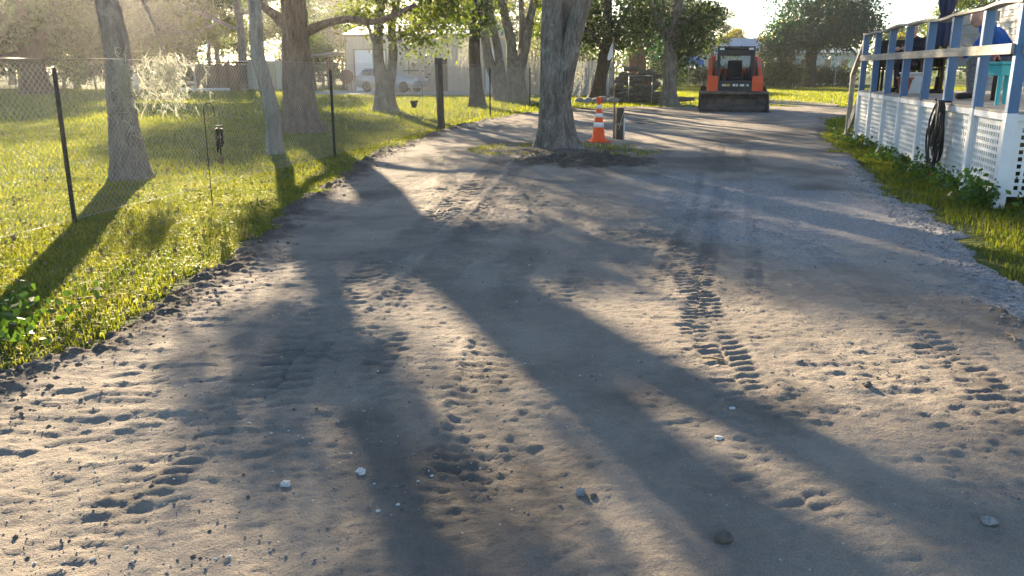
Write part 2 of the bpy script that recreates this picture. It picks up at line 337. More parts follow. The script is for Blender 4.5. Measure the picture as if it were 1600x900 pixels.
def height(X, Y, full=True):
    sdp = poly_sd(X, Y, ROAD)
    edge = fbm(X, Y, .9, 3)*.38 + fbm(X, Y, 4.5, 3)*.12
    sdp = sdp + edge
    h = .045 + fbm(X, Y, .35, 2)*.05 + fbm(X, Y, 2.2, 3)*.018 + fbm(X, Y, 9, 3)*.007
    soil = np.zeros(X.shape); grav = np.zeros(X.shape)
    if full:
        rough = np.clip(fbm(X+31, Y, .55, 2)*2.2+.25, 0, 1)
        h = h + rough*np.maximum(fbm(X, Y, 22, 2), -.05)*.016
        for P, hw, pit, dep, sty, fn in TR:
            xs = [p[0] for p in P]; ys = [p[1] for p in P]
            mk = (X > min(xs)-.5) & (X < max(xs)+.5) & (Y > min(ys)-.5) & (Y < max(ys)+.5)
            if not mk.any(): continue
            x = X[mk]; y = Y[mk]
            D, S, L = path_st(x, y, smooth(P, 8))
            D = D + fbm(x, y, 3, 2)*.02
            S = S + D*.25*(1 if sty == 0 else -1)+ fbm(x, y, 6, 2)*.012
            a = np.clip(1 - np.abs(D)/hw, 0, 1); a = np.clip(a*4, 0, 1)
            ends = np.clip(S/.8, 0, 1)*np.clip((L-S)/.8, 0, 1)
            fade = np.clip(.85 + fbm(x, y, 1.3, 3)*3.2*(fn+.1), 0, 1)*ends
            S = S + np.where(D > 0, .5*pit, 0); ph = (S/pit) % 1; bar = _tab[(np.floor(S/pit).astype(int)*7+int(hw*1000)) & 255, np.where(D > 0, 3, 90)]
            soil[mk] = np.maximum(soil[mk], a*fade*.34*(.6+fbm(x, y, 9, 2))); fade = fade*np.clip(bar*1.8, .3, 1)*np.clip((20-y)/6, .25, 1)
            lug = np.clip((np.abs(ph-.5)-.22)*9, -1, 1)          # bars
            if sty == 1: berm = np.exp(-((D-hw)/.035)**2)*.03*(.6+vnoise(x*22, y*22)*1.6); 
            else: berm = np.exp(-((np.abs(D)-hw-.02)/.03)**2)*.008
            h[mk] += (a*(lug*(.32+.5*np.clip(vnoise(x*5,y*5)+.35,0,1))-.3)*dep*.85 + berm*.8)*fade
        # bank of loose soil at the left edge and a litter mound round the middle tree
        rm = np.hypot((X-1.25)/1.25, (Y-13.3)/.75); mound = np.clip(1.25-rm, 0, 1)
        h += mound*(.09 + fbm(X, Y, 6, 3)*.13); soil = np.maximum(soil, np.clip(mound*2.5 + fbm(X, Y, 5, 3)*.9*(mound > .02), 0, 1))
        r2 = np.hypot(X-.84, Y-15.23); is2 = np.clip(1.45-r2, 0, 1); h += is2*.07; soil = np.maximum(soil, np.clip(is2*1.7, 0, .8))
        lb = np.exp(-((sdp-.22)/.2)**2)*(X < 3); h += lb*(.02 + np.maximum(fbm(X, Y, 13, 3), -.1)*.055)
        soil = np.maximum(soil, np.clip(lb*1.1 + fbm(X, Y, 7, 2)*.7*(lb > .05), 0, 1))
        soil = np.maximum(soil, np.clip((fbm(X+9, Y+4, .8, 3)-.12)*2.2, 0, .7))
        rb = np.exp(-((sdp-.25)/.3)**2)*(X > 3)*(Y < 14); grav = np.clip(rb*1.3, 0, 1)
        gx = np.hypot((X-2.9)/1.6, (Y-9)/3.2); grav = np.maximum(grav, np.clip((1.15-gx)*1.6 + fbm(X, Y, 1.3, 3)*.9, 0, .85))
        h += grav*np.maximum(fbm(X+3, Y, 30, 2), 0)*.02*np.clip(rb*1.5+.15, 0, 1)
    if full:
        nf_ = np.clip((16-Y)/6, 0, 1)
        rip = np.clip(fbm(X*.5+50, Y*.5, 1.0, 2)*2+.5, 0, 1); rot = X*.25
        h = h + nf_*rip*np.clip(fbm(X*3.2+Y*.8, Y*15+rot*9, 1.0, 2)-.02, 0, .5)*.020
        h = h - nf_*np.clip(fbm(X, Y*1.6, 14, 3)-.42, 0, .3)*.05*np.clip(fbm(X+3, Y+8, .7, 2)*4+.3, 0, 1)
        fl = np.clip((fbm(X*5+Y*1.2, Y*14-X*2, 1.0, 3)-.16)*7, 0, 1)*np.clip(fbm(X+1, Y+2, .9, 2)*3+.55, .15, 1)
        h = h + nf_*(fl*.0085 + fbm(X+7, Y, 40, 2)*.005 + np.clip(fbm(X+2, Y*1.5, 30, 2)-.2, 0, 1)*.018)
    h = np.where(sdp < .25, h - (.25-sdp)**1.0*.42, h)
    return np.maximum(h, -.18), sdp, soil, grav

# ------------------------------------------------------------------ ground (lawn) sheet
def graded(lo, hi, d0, k, c=0.0):
    out = [lo]; 
    while out[-1] < hi: out.append(out[-1] + max(d0, k*abs(out[-1]-c)))
    return np.array(out)
gxs = np.concatenate([-graded(0, 420, .5, .07)[::-1], graded(0, 420, .5, .07)[1:]]); gys = np.concatenate([-graded(0, 60, 1, .1)[::-1], graded(0, 520, .5, .05)[1:]])
GX, GY = np.meshgrid(gxs, gys); 
def lawn_z(x, y):
    return fbm(x, y, .12, 2)*.05
def lawn_sheet():
    V = np.stack([GX.ravel(), GY.ravel(), (lawn_z(GX, GY)*(np.hypot(GX, GY) > 4)-.015).ravel()], 1); n = len(gxs)
    i, j = np.meshgrid(np.arange(len(gys)-1), np.arange(n-1), indexing='ij'); a = (i*n+j).ravel()
    me = fastmesh('lawn', V, np.stack([a, a+1, a+n+1, a+n], 1)); me.polygons.foreach_set('use_smooth', [True]*len(me.polygons)); return me
m = bpy.data.materials.new('lawn_ground'); m.use_nodes = True; n = m.node_tree.nodes; l = m.node_tree.links; b = n['Principled BSDF']
tc = n.new('ShaderNodeTexCoord'); n1 = n.new('ShaderNodeTexNoise'); n1.inputs['Scale'].default_value = .35; n1.inputs['Detail'].default_value = 9; n1.inputs['Roughness'].default_value = .7
l.new(tc.outputs['Object'], n1.inputs[0]); rp = n.new('ShaderNodeValToRGB'); e = rp.color_ramp.elements
e[0].position = .3; e[0].color = (.045, .06, .015, 1); e[1].position = .72; e[1].color = (.11, .115, .03, 1); e.new(.5).color = (.07, .09, .02, 1)
l.new(n1.outputs['Fac'], rp.inputs[0]); l.new(rp.outputs[0], b.inputs['Base Color']); b.inputs['Roughness'].default_value = 1; b.inputs['Specular IOR Level'].default_value = .1
n2 = n.new('ShaderNodeTexNoise'); n2.inputs['Scale'].default_value = 14; n2.inputs['Detail'].default_value = 6; l.new(tc.outputs['Object'], n2.inputs[0])
bp = n.new('ShaderNodeBump'); bp.inputs['Strength'].default_value = 1; bp.inputs['Distance'].default_value = .12; l.new(n2.outputs['Fac'], bp.inputs['Height']); l.new(bp.outputs[0], b.inputs['Normal'])
M['lawn'] = m
tag(link('lawn', lawn_sheet(), 'lawn'), kind='structure')

# ------------------------------------------------------------------ driveway sheet with real tyre relief
def drive_sheet():
    xs = np.concatenate([-graded(2.9, 5, .03, 0)[::-1], np.arange(-2.88, 4.2, .019), graded(4.22, 15.5, .03, .012)])
    ys = np.concatenate([np.arange(-9, 1.2, .3), graded(1.25, 36.5, .0155, .0031)])
    X, Y = np.meshgrid(xs, ys); h, sdp, soil, grav = height(X, Y)
    V = np.stack([X.ravel(), Y.ravel(), h.ravel()], 1); nx = len(xs)
    i, j = np.meshgrid(np.arange(len(ys)-1), np.arange(nx-1), indexing='ij'); a = (i*nx+j).ravel()
    F = np.stack([a, a+1, a+nx+1, a+nx], 1)
    keep = (h.ravel()[F] > -.12).any(1); F = F[keep]
    used = np.zeros(len(V), bool); used[F.ravel()] = True; idx = np.cumsum(used)-1
    me = fastmesh('dirt_driveway', V[used], idx[F])
    for nm, arr in (('soil', soil), ('gravel', grav)):
        at_ = me.attributes.new(nm, 'FLOAT', 'POINT'); at_.data.foreach_set('value', arr.ravel()[used].astype(np.float32))
    me.polygons.foreach_set('use_smooth', [True]*len(me.polygons)); print('drive faces', len(F)); return me
m = bpy.data.materials.new('sandy_dirt'); m.use_nodes = True; n = m.node_tree.nodes; l = m.node_tree.links; b = n['Principled BSDF']
tc = n.new('ShaderNodeTexCoord')
def NZ(s, d=6, r=.6):
    q = n.new('ShaderNodeTexNoise'); q.inputs['Scale'].default_value = s; q.inputs['Detail'].default_value = d; q.inputs['Roughness'].default_value = r; l.new(tc.outputs['Object'], q.inputs[0]); return q
na = NZ(1.1, 8, .68); rp = n.new('ShaderNodeValToRGB'); e = rp.color_ramp.elements
e[0].position = .3; e[0].color = (.17, .148, .128, 1); e[1].position = .7; e[1].color = (.35, .30, .24, 1); l.new(na.outputs['Fac'], rp.inputs[0])
ng = NZ(170, 3, .6); mg = n.new('ShaderNodeMix'); mg.data_type = 'RGBA'; mg.blend_type = 'OVERLAY'; mg.inputs[0].default_value = .55
l.new(rp.outputs[0], mg.inputs[6]); l.new(ng.outputs['Fac'], mg.inputs[7])
asoil = n.new('ShaderNodeAttribute'); asoil.attribute_name = 'soil'; agr = n.new('ShaderNodeAttribute'); agr.attribute_name = 'gravel'
nb = NZ(9, 7, .7); m1 = n.new('ShaderNodeMix'); m1.data_type = 'RGBA'; m1.inputs[7].default_value = (.075, .062, .05, 1); l.new(mg.outputs[2], m1.inputs[6])
mm = n.new('ShaderNodeMath'); mm.operation = 'MULTIPLY'; mm.inputs[1].default_value = .85; l.new(asoil.outputs['Fac'], mm.inputs[0]); l.new(mm.outputs[0], m1.inputs[0])
vg = n.new('ShaderNodeTexVoronoi'); vg.inputs['Scale'].default_value = 55; l.new(tc.outputs['Object'], vg.inputs[0])
rg = n.new('ShaderNodeValToRGB'); rg.color_ramp.elements[0].color = (.20, .20, .205, 1); rg.color_ramp.elements[1].color = (.44, .44, .45, 1); l.new(vg.outputs['Color'], rg.inputs[0])
m2 = n.new('ShaderNodeMix'); m2.data_type = 'RGBA'; l.new(m1.outputs[2], m2.inputs[6]); l.new(rg.outputs[0], m2.inputs[7])
m3 = n.new('ShaderNodeMath'); m3.operation = 'MULTIPLY'; m3.inputs[1].default_value = .75; l.new(agr.outputs['Fac'], m3.inputs[0]); l.new(m3.outputs[0], m2.inputs[0])
# scattered pale chips in the sand
vc = n.new('ShaderNodeTexVoronoi'); vc.inputs['Scale'].default_value = 26; l.new(tc.outputs['Object'], vc.inputs[0])
lt = n.new('ShaderNodeMath'); lt.operation = 'LESS_THAN'; lt.inputs[1].default_value = .085; l.new(vc.outputs['Distance'], lt.inputs[0])
sx = n.new('ShaderNodeSeparateColor'); l.new(vc.outputs['Color'], sx.inputs[0]); gt = n.new('ShaderNodeMath'); gt.operation = 'GREATER_THAN'; gt.inputs[1].default_value = .86; l.new(sx.outputs[0], gt.inputs[0])
mu = n.new('ShaderNodeMath'); mu.operation = 'MULTIPLY'; l.new(lt.outputs[0], mu.inputs[0]); l.new(gt.outputs[0], mu.inputs[1])
m4 = n.new('ShaderNodeMix'); m4.data_type = 'RGBA'; m4.inputs[7].default_value = (.55, .55, .54, 1); l.new(mu.outputs[0], m4.inputs[0]); l.new(m2.outputs[2], m4.inputs[6])
l.new(m4.outputs[2], b.inputs['Base Color']); b.inputs['Roughness'].default_value = .95; b.inputs['Specular IOR Level'].default_value = .15
s1 = n.new('ShaderNodeMath'); s1.operation = 'MULTIPLY_ADD'; s1.inputs[1].default_value = .35; nf = NZ(45, 6, .7); l.new(ng.outputs['Fac'], s1.inputs[0]); l.new(nf.outputs['Fac'], s1.inputs[2])
bp = n.new('ShaderNodeBump'); bp.inputs['Strength'].default_value = .9; bp.inputs['Distance'].default_value = .022; l.new(s1.outputs[0], bp.inputs['Height']); l.new(bp.outputs[0], b.inputs['Normal'])
M['dirt'] = m
tag(link('dirt_driveway', drive_sheet(), 'dirt'), kind='structure')
def hz(x, y):
    h, s, _, _ = height(np.array([[x]], float), np.array([[y]], float)); h = float(h[0,0])
    return max(h, float(lawn_z(np.array([x]), np.array([y]))[0])-.015) if s[0,0] > -.3 else float(lawn_z(np.array([x]), np.array([y]))[0])-.015
# sandy patch in the grass beyond the loader
def patch(name, cx, cy, rx, ry, z):
    mb = MB(); k = 40; vs = [(cx, cy, z)]
    for i in range(k):
        a = 2*math.pi*i/k; q = 1+.3*mnoise.noise(Vector((math.cos(a)*1.5+cx, math.sin(a)*1.5, cy))); vs.append((cx+rx*q*math.cos(a), cy+ry*q*math.sin(a), z))
    mb.add(vs, [(0, i+1, (i+1) % k+1) for i in range(k)]); return tag(mb.build(name, 'dirt', fix=False), kind='structure')
patch('sandy_path', 12.2, 38, 1.4, 5, .04)
tag(MB().box(-12.5, -1, 49.5, 58, -.05, .05).build('concrete_apron', 'concrete'), kind='structure')

# ------------------------------------------------------------------ trees
def catmull(P, n=10):
    P = [np.array(p, float) for p in P]; Q = [2*P[0]-P[1]] + P + [2*P[-1]-P[-2]]; o = []
    for i in range(1, len(Q)-2):
        for k in range(n):
            t = k/n; o.append(.5*((2*Q[i]) + (-Q[i-1]+Q[i+1])*t + (2*Q[i-1]-5*Q[i]+4*Q[i+1]-Q[i+2])*t*t + (-Q[i-1]+3*Q[i]-3*Q[i+1]+Q[i+2])*t**3))
    o.append(Q[-2]); return o
def wood(mb, path, seg=10, n=20, flare=0.0, rough=.06, seed=0.0, lobes=5, fh=.3, ridge=.05):
    """tapered limb; path rows are (x,y,z,r)"""
    C = catmull(path, seg); N = len(C); vs = []; fs = []
    p = [Vector(c[:3]) for c in C]; t0 = (p[1]-p[0]).normalized(); a = t0.cross(Vector((0,1,.01)) if abs(t0.z) > .5 else Vector((0,0,1))).normalized()
    z0 = p[0].z
    for i in range(N):
        t = (p[min(i+1,N-1)]-p[max(i-1,0)]).normalized(); a = (a - t*a.dot(t)).normalized(); b_ = t.cross(a); r = max(C[i][3], .004)
        for k in range(n):
            th = 2*math.pi*k/n; d = a*math.cos(th) + b_*math.sin(th)
            q = 1 + rough*(mnoise.noise(Vector((math.cos(th)*2.2+seed, math.sin(th)*2.2, p[i].z*2.0))) + .6*mnoise.noise(Vector((math.cos(th)*5, math.sin(th)*5+seed, p[i].z*3.0))))
            if n >= 40: q += ridge*(abs(mnoise.noise(Vector((math.cos(th)*7+seed, math.sin(th)*7, p[i].z*.9))))*2-.5 + .6*abs(mnoise.noise(Vector((math.cos(th)*15, math.sin(th)*15+seed, p[i].z*2.2)))))
            if flare:
                f_ = math.exp(-max(p[i].z-z0, 0)/fh); q += flare*f_*(.45 + .55*(.5+.5*math.cos(lobes*th+seed)))
            vs.append(p[i] + d*(r*q))
    for i in range(N-1):
        for k in range(n): fs.append((i*n+k, i*n+(k+1) % n, (i+1)*n+(k+1) % n, (i+1)*n+k))
    fs.append(tuple((N-1)*n+k for k in range(n))); mb.add(vs, fs)
def leaves(name, C, m, size=.1, aspect=.5, spread=.35, per=30, droop=.3, squash=.8, seed=1):
    """C (k,3) sprig centres -> one crown mesh of many leaf faces"""
    g = np.random.default_rng(seed); C = np.asarray(C, float); k = len(C)
    sp = spread*(.55+.9*g.random((k,1,1)))
    P = C[:,None,:] + g.normal(size=(k,per,3))*sp*np.array([1,1,squash]); P = P.reshape(-1,3); N = len(P)
    A = g.normal(size=(N,3)); A[:,2] -= droop; A /= np.linalg.norm(A,axis=1,keepdims=True)
    B = np.cross(A, g.normal(size=(N,3))); B /= np.linalg.norm(B,axis=1,keepdims=True)+1e-9
    s = size*(.6+.8*g.random((N,1)))
    V = np.stack([P-A*s*.5, P+B*s*aspect*.5+A*s*.05, P+A*s*.5, P-B*s*aspect*.5+A*s*.05], 1).reshape(-1,3)
    me = fastmesh(name, V, np.arange(len(V)).reshape(-1,4)); me.materials.append(M[m]); return me
def ellipsoid_pts(g, c, r, n, hollow=.35):
    d = g.normal(size=(n,3)); d /= np.linalg.norm(d,axis=1,keepdims=True); q = (hollow + (1-hollow)*g.random((n,1))**.6)
    return np.array(c) + d*q*np.array(r)

def q_r(path): return path[0][3]
def near_tree(name, label, cat, base, stems, crown, bark, leaf, leafsize=.11, per=26, spread=.3, seed=1, n=28, group=None, droop=.3, squash=.8):
    """stems/crown in world metres; stored relative to the base"""
    base = Vector(base); T = thing(name, label, cat, base, 0, group); mb = MB()
    for i, (path, fl) in enumerate(stems):
        wood(mb, [(q[0]-base.x, q[1]-base.y, q[2]-base.z, q[3]) for q in path], 18 if n > 50 else 12, n if (i == 0 or (n > 50 and q_r(path) > .1)) else max(10, n//3), fl, seed=seed*3.1+i)
    mb.build('trunk', bark, T, smooth=True, fix=False)
    if crown:
        g = np.random.default_rng(seed); C = []
        for (c, r, k) in crown: C.append(ellipsoid_pts(g, np.array(c)-np.array(base), r, k))
        o = link('crown', leaves('crown', np.concatenate(C), leaf, leafsize, .5, spread, per, droop, squash, seed), None, T)
    return T
def P(px, py, Y, r): v = at(px, py, Y); return (v.x, v.y, v.z, r)

# leaning oak inside the left fence
b0 = Vector((-5.32, 11.63, -.05))
s = [((b0.x, b0.y, b0.z, .20), P(196,215,11.65,.195), P(189,150,11.7,.18), P(183,80,11.75,.165), P(166,0,11.85,.15), (-5.9,12.2,3.6,.14), (-6.3,12.6,5.2,.12), (-6.6,13,7.2,.08))]
near_tree('oak_tree', 'leaning grey oak trunk with moss just inside the wire fence', 'tree', b0,
    [(s[0], .8), ([(-6.0,12.3,4.2,.09),(-5.0,12.7,5.3,.06),(-4.0,13.2,6.0,.02)], 0), ([(-6.4,12.7,5.6,.08),(-7.6,12.5,6.6,.05),(-8.8,12.4,7.4,.02)], 0)],
    [((-6.6,13,8.2),(2.6,2.4,1.5),150), ((-8.6,12.4,7.8),(1.4,1.3,.8),60), ((-4.2,13.2,6.9),(1.4,1.3,.8),60)], 'bark', 'leaf_mid', seed=2, n=72)
# slim pale trunk
b0 = Vector((-4.37, 15.47, -.05))
near_tree('slim_tree', 'slim pale barked tree trunk beside the massive brown trunk', 'tree', b0,
    [([(b0.x,b0.y,b0.z,.15), P(426,180,15.5,.135), P(414,130,15.5,.125), P(402,80,15.5,.12), P(397,0,15.5,.115), (-4.75,15.6,4.4,.10), (-4.6,15.8,6.6,.07)], .3),
     ([(-4.75,15.6,4.4,.06),(-5.4,15.8,5.4,.04),(-6.2,16,6,.015)], 0)],
    [((-4.6,15.8,7.2),(1.7,1.6,1.3),90), ((-5.0,15.5,3.62),(.6,.5,.3),60), ((-4.5,15.5,4.2),(.4,.5,.3),34), ((-6.2,16,6.3),(.9,.9,.6),40)], 'bark_pale', 'leaf_light', seed=3, n=56, spread=.22)
# massive pecan trunk
b0 = Vector((-5.17, 20.9, -.05)); Y = 20.9
near_tree('pecan_tree', 'massive straight brown tree trunk with a wide flared base', 'tree', b0,
    [([(b0.x,b0.y,b0.z,.42), P(467,150,Y,.375), P(464,100,Y,.345), P(461,50,Y,.31), P(458,0,Y,.285), (-5.42,20.9,4.3,.27), (-5.5,20.95,6,.2), (-5.7,21,8.5,.15), (-5.5,21.2,11,.07)], .75),
     ([(-5.38,20.9,3.9,.2), (-5.05,20.8,5.0,.2), (-4.3,20.7,6.2,.16), (-3.6,20.7,8,.11), (-3.2,20.8,10,.05)], 0), ([(-4.7,20.7,5.6,.12), (-3.5,20.4,6.2,.09), (-2.2,20.2,6.6,.04)], 0),
     ([P(474,52,Y,.13), P(505,38,Y-.1,.10), P(545,30,Y-.3,.085), P(590,33,Y-.5,.07), P(650,8,Y-.8,.05)], 0),
     ([P(446,40,Y,.14), P(428,22,Y,.11), P(405,2,Y,.085), (-6.9,20.8,4.4,.06)], 0),
     ([(-5.5,21,5.5,.12),(-3.6,21.3,7.6,.08),(-2.2,21.6,8.8,.03)], 0), ([(-5.5,21,6.2,.12),(-7.4,21.2,8.4,.08),(-9,21.4,9.6,.03)], 0)],
    [((-5.3,21.2,11),(3.6,3.4,2.2),260), ((-2.2,21.4,9),(1.8,1.7,1.2),100), ((-2.6,20.3,6.7),(1.2,1.0,.5),46), ((-4.2,20.6,5.65),(.8,.5,.2),40), ((-5.7,20.4,4.0),(.8,.7,.3),70), ((-4.2,20.3,4.1),(.7,.7,.28),50), ((-5.0,20.2,4.1),(.7,.5,.15),50), ((-6.3,20.4,3.75),(.5,.5,.22),34), ((-8.8,21.4,9.6),(1.8,1.7,1.2),100), ((-2.6,20.2,3.75),(.9,.7,.35),22)], 'bark_brown', 'leaf_light', .13, seed=4, n=96, spread=.2, per=30)
# twin trunk in front of the workshop
b0 = Vector((-4.55, 30.5, -.05)); Y = 30.5
near_tree('twin_oak_tree', 'twin stemmed oak with bright hanging leaves before the tan workshop', 'tree', b0,
    [([(b0.x,b0.y,b0.z,.42), P(601,150,Y,.36), P(598,128,Y,.28), P(592,100,Y,.21), P(590,70,Y,.18), P(592,30,Y,.15), P(596,-20,Y,.12), (-4.6,30.5,6.5,.07)], .4),
     ([P(604,145,Y,.25), P(611,118,Y,.18), P(614,80,Y,.16), P(612,40,Y,.13), P(622,-10,Y,.11), (-3.9,30.6,6.2,.06)], 0),
     ([P(590,80,Y,.09), P(582,60,Y,.07), P(575,40,Y,.05), P(560,10,Y,.03)], 0), ([P(614,70,Y,.08), P(640,45,Y-.3,.05), P(680,30,Y-.6,.03)], 0)],
    [((-4.2,30.2,5.7),(2.9,2.4,1.4),120), ((-5.2,30,7.3),(1.2,1.0,.3),24), ((-2.2,30.4,6.2),(1.7,1.6,1.0),34), ((-3.4,29.8,3.95),(1.9,1.0,.55),26), (at(655,52,29.6),(.95,.8,.5),17), (at(575,25,30),(.9,.8,.5),14), (at(690,20,29.8),(.9,.9,.6),16)], 'bark', 'leaf_light', .15, seed=5, per=70, spread=.36)
# single trunk left of the cluster
b0 = Vector((-1.36, 34.0, -.05)); Y = 34
near_tree('straight_oak_tree', 'straight dark oak trunk standing left of the clustered stems', 'tree', b0,
    [([(b0.x,b0.y,b0.z,.31), P(744,130,Y,.25), P(741,80,Y,.225), P(743,40,Y,.205), P(746,0,Y,.19), (-1.2,34.2,6,.13), (-.9,34.4,8.5,.06)], .6),
     ([P(746,20,Y,.12), (-2.4,33.6,5.4,.08), (-3.6,33.2,6.4,.03)], 0), ([(-1.2,34.2,5.4,.1), (.4,34,6.6,.06), (1.3,33.8,7.4,.02)], 0)],
    [((-1.1,34.3,7.2),(3.0,2.6,2.0),110), (at(725,22,33.6),(1.1,.9,.7),20), ((-3.6,33.2,6.2),(1.2,1.1,.7),22)], 'bark_dark', 'leaf_mid', .16, seed=6, per=70, spread=.36)
# cluster of stems
b0 = Vector((0.0, 40, -.05)); Y = 40
near_tree('clustered_oak_tree', 'clump of five spreading oak stems growing from one base', 'tree', b0,
    [([(b0.x-.4,b0.y,b0.z,.42), P(779,130,Y,.34), P(764,95,Y,.24), P(757,50,Y,.2), P(752,0,Y,.16), (-2.2,40,7,.08)], .5),
     ([(b0.x-.1,b0.y+.2,b0.z,.36), P(784,125,Y,.25), P(778,80,Y,.2), P(768,30,Y,.17), P(763,-10,Y,.14), (-1.2,40.2,7.4,.06)], .3),
     ([(b0.x+.2,b0.y,b0.z,.36), P(800,120,Y,.28), P(799,70,Y,.24), P(788,20,Y,.2), P(782,-20,Y,.16), (-.4,40,8,.06)], .3),
     ([(b0.x+.45,b0.y-.1,b0.z,.38), P(811,120,Y,.28), P(822,65,Y,.22), P(832,10,Y,.19), P(840,-20,Y,.15), (1.8,40,7.6,.06)], .3),
     ([P(808,120,Y+.2,.2), P(814,80,Y+.2,.17), P(816,40,Y+.2,.15), P(813,-10,Y+.2,.12)], 0)],
    [((-.1,40,8.2),(4.0,3.4,2.2),110), ((-2.6,39.6,5.6),(1.5,1.3,.8),20), ((2.4,39.6,5.4),(1.3,1.2,.8),18), (at(770,12,39.6),(1.2,1,.7),11), (at(845,35,40.4),(.6,.9,1.2),13)], 'bark', 'leaf_light', .18, seed=7, per=70, spread=.36)
# forked tree in the middle of the driveway
b0 = Vector((0.84, 15.23, -.02)); Y = 15.23
near_tree('forked_oak_tree', 'forked oak trunk standing alone in the middle of the dirt driveway', 'tree', b0,
    [([(b0.x,b0.y,b0.z,.31), P(870,200,Y,.285), P(868,160,Y,.265), P(866,120,Y,.245), P(863,70,Y,.20), P(862,30,Y,.18), P(863,-10,Y,.17), (.6,15.3,4.2,.14), (.3,15.5,6.5,.08)], 1.05),
     ([P(873,165,Y-.02,.19), P(880,130,Y-.06,.175), P(888,90,Y-.08,.165), P(898,50,Y-.08,.155), P(912,0,Y-.08,.15), (1.9,15.1,4.2,.12), (2.6,15,6.2,.07)], 0),
     ([P(868,110,Y+.16,.15), P(876,60,Y+.2,.14), P(884,10,Y+.22,.13), (1.2,15.7,4.6,.1), (1.3,16.2,6.8,.05)], 0),
     ([(.6,15.3,4.2,.09),(-.6,15,5.4,.06),(-1.8,14.8,6.2,.02)], 0)],
    [((.9,15.6,7.2),(2.6,2.4,1.5),170), ((2.9,15,6.8),(1.3,1.2,.8),60), ((-1.8,14.8,6.6),(1.1,1.1,.7),50)], 'bark', 'leaf_mid', seed=8, n=90)
# dark leaning oak behind the cone
b0 = Vector((4.1, 40.5, -.05)); Y = 40.5
near_tree('leaning_oak_tree', 'dark leaning oak with low dense crown near the grey board fence', 'tree', b0,
    [([(b0.x-.1,b0.y,b0.z,.40), P(938,120,Y,.30), P(944,85,Y,.25), P(950,50,Y,.22), P(950,10,Y,.18), (4.4,40.5,6.4,.1)], .6),
     ([P(934,140,Y,.22), P(946,105,Y+.2,.18), P(957,70,Y+.2,.15), P(972,30,Y,.12), (6.2,40,5.4,.06)], 0),
     ([P(946,80,Y,.12), P(925,55,Y-.3,.08), P(900,30,Y-.5,.05)], 0)],
    [((4.6,40.5,5.6),(3.4,3.0,2.0),330), (at(975,52,40),(1.3,1.2,.85),90), (at(912,62,41),(.9,1,.7),50), (at(915,25,41),(1.1,1.2,.8),60)], 'bark_dark', 'leaf_oak', .17, seed=9)
# reddish trunk behind the timber heap
b0 = Vector((7.5, 49, -.05)); Y = 49
near_tree('pine_tree', 'reddish brown trunk rising behind the stacked timber heap', 'tree', b0,
    [([(b0.x,b0.y,b0.z,.5), P(996,110,Y,.5), P(996,70,Y,.46), (7.4,49,5,.4), (7.3,49,9,.25)], .3)],
    [((7.3,49,7.4),(3.6,3.2,2.6),200), (at(1010,60,49.5),(1.6,1.2,1.3),70)], 'bark_red', 'leaf_blue', .2, seed=10)
# oak right of the heap
b0 = Vector((6.5, 35.3, -.05)); Y = 35.3
near_tree('spreading_oak_tree', 'grey oak with low spreading crown beside the parked orange loader', 'tree', b0,
    [([(b0.x,b0.y,b0.z,.33), P(1046,130,Y,.27), P(1048,90,Y,.27), P(1050,55,Y,.24), P(1058,20,Y,.2), P(1066,-15,Y,.15), (7.8,35.3,6.5,.07)], .7),
     ([P(1047,75,Y,.16), P(1036,45,Y,.13), P(1022,15,Y,.1), (5.2,35,5.6,.04)], 0), ([P(1052,60,Y,.13), P(1066,40,Y-.3,.1), P(1086,20,Y-.5,.06)], 0)],
    [((6.9,35.3,5.9),(3.0,2.8,1.8),270), (at(1082,52,35),(.75,.9,.75),70), (at(1100,25,35),(.7,.9,.6),44), (at(1015,30,35.5),(.9,.9,.8),60), (at(1068,82,35.8),(.45,.6,.45),22)], 'bark', 'leaf_oak', .15, seed=11)
# big crown behind the loader on the right
b0 = Vector((23.2, 67, -.05)); Y = 67
near_tree('round_crowned_tree', 'tall blue green tree with full low crown before the clipped hedge', 'tree', b0,
    [([(b0.x,b0.y,b0.z,.5), P(1265,110,Y,.45), P(1268,80,Y,.42), P(1270,40,Y,.35), (23.6,67,8,.22), (23.8,67,12,.08)], .35),
     ([P(1268,70,Y,.2), P(1300,45,Y-1,.13), P(1340,30,Y-2,.05)], 0), ([P(1268,65,Y,.2), P(1235,45,Y-1,.13), P(1215,35,Y-1,.05)], 0)],
    [((23.6,67,8.4),(4.6,4.4,4.2),520), (at(1305,55,66),(2.2,2.1,1.1),150), (at(1335,35,66),(1.9,1.9,1.4),140), (at(1235,56,66.5),(1.8,1.8,1.0),120), (at(1222,78,67),(1.0,1.0,.35),30)], 'bark_dark', 'leaf_blue', .26, per=30, spread=.5, seed=12)
# big live oak far left
b0 = Vector((-28, 50.5, -.05)); Y = 50.5
near_tree('live_oak_tree', 'huge dark live oak with spreading limbs at the edge of the lawn', 'tree', b0,
    [([(b0.x,b0.y,b0.z,.85), P(52,110,Y,.66), P(46,70,Y,.62), P(40,40,Y,.5), P(30,5,Y,.38), (-31,50.5,9,.15)], .7),
     ([P(50,80,Y,.42), P(70,45,Y,.36), P(90,5,Y,.28), (-25,50,8.6,.12)], 0), ([P(38,85,Y,.25), P(10,88,Y-1,.2), P(-30,80,Y-2,.15), (-36,48,5,.08)], 0), ([P(34,60,Y,.25), P(5,30,Y,.2), P(-30,-5,Y,.12)], 0)],
    [((-28,50.5,9.8),(8,6,3.2),220), (at(110,40,50),(2.6,2.2,1.3),52), (at(5,45,50),(2.0,2,1.0),26), (at(160,62,52),(2.0,2,.8),26), (at(-40,30,50),(3,2.5,2),44)], 'bark_dark', 'leaf_oak', .24, per=56, spread=.42, seed=13)

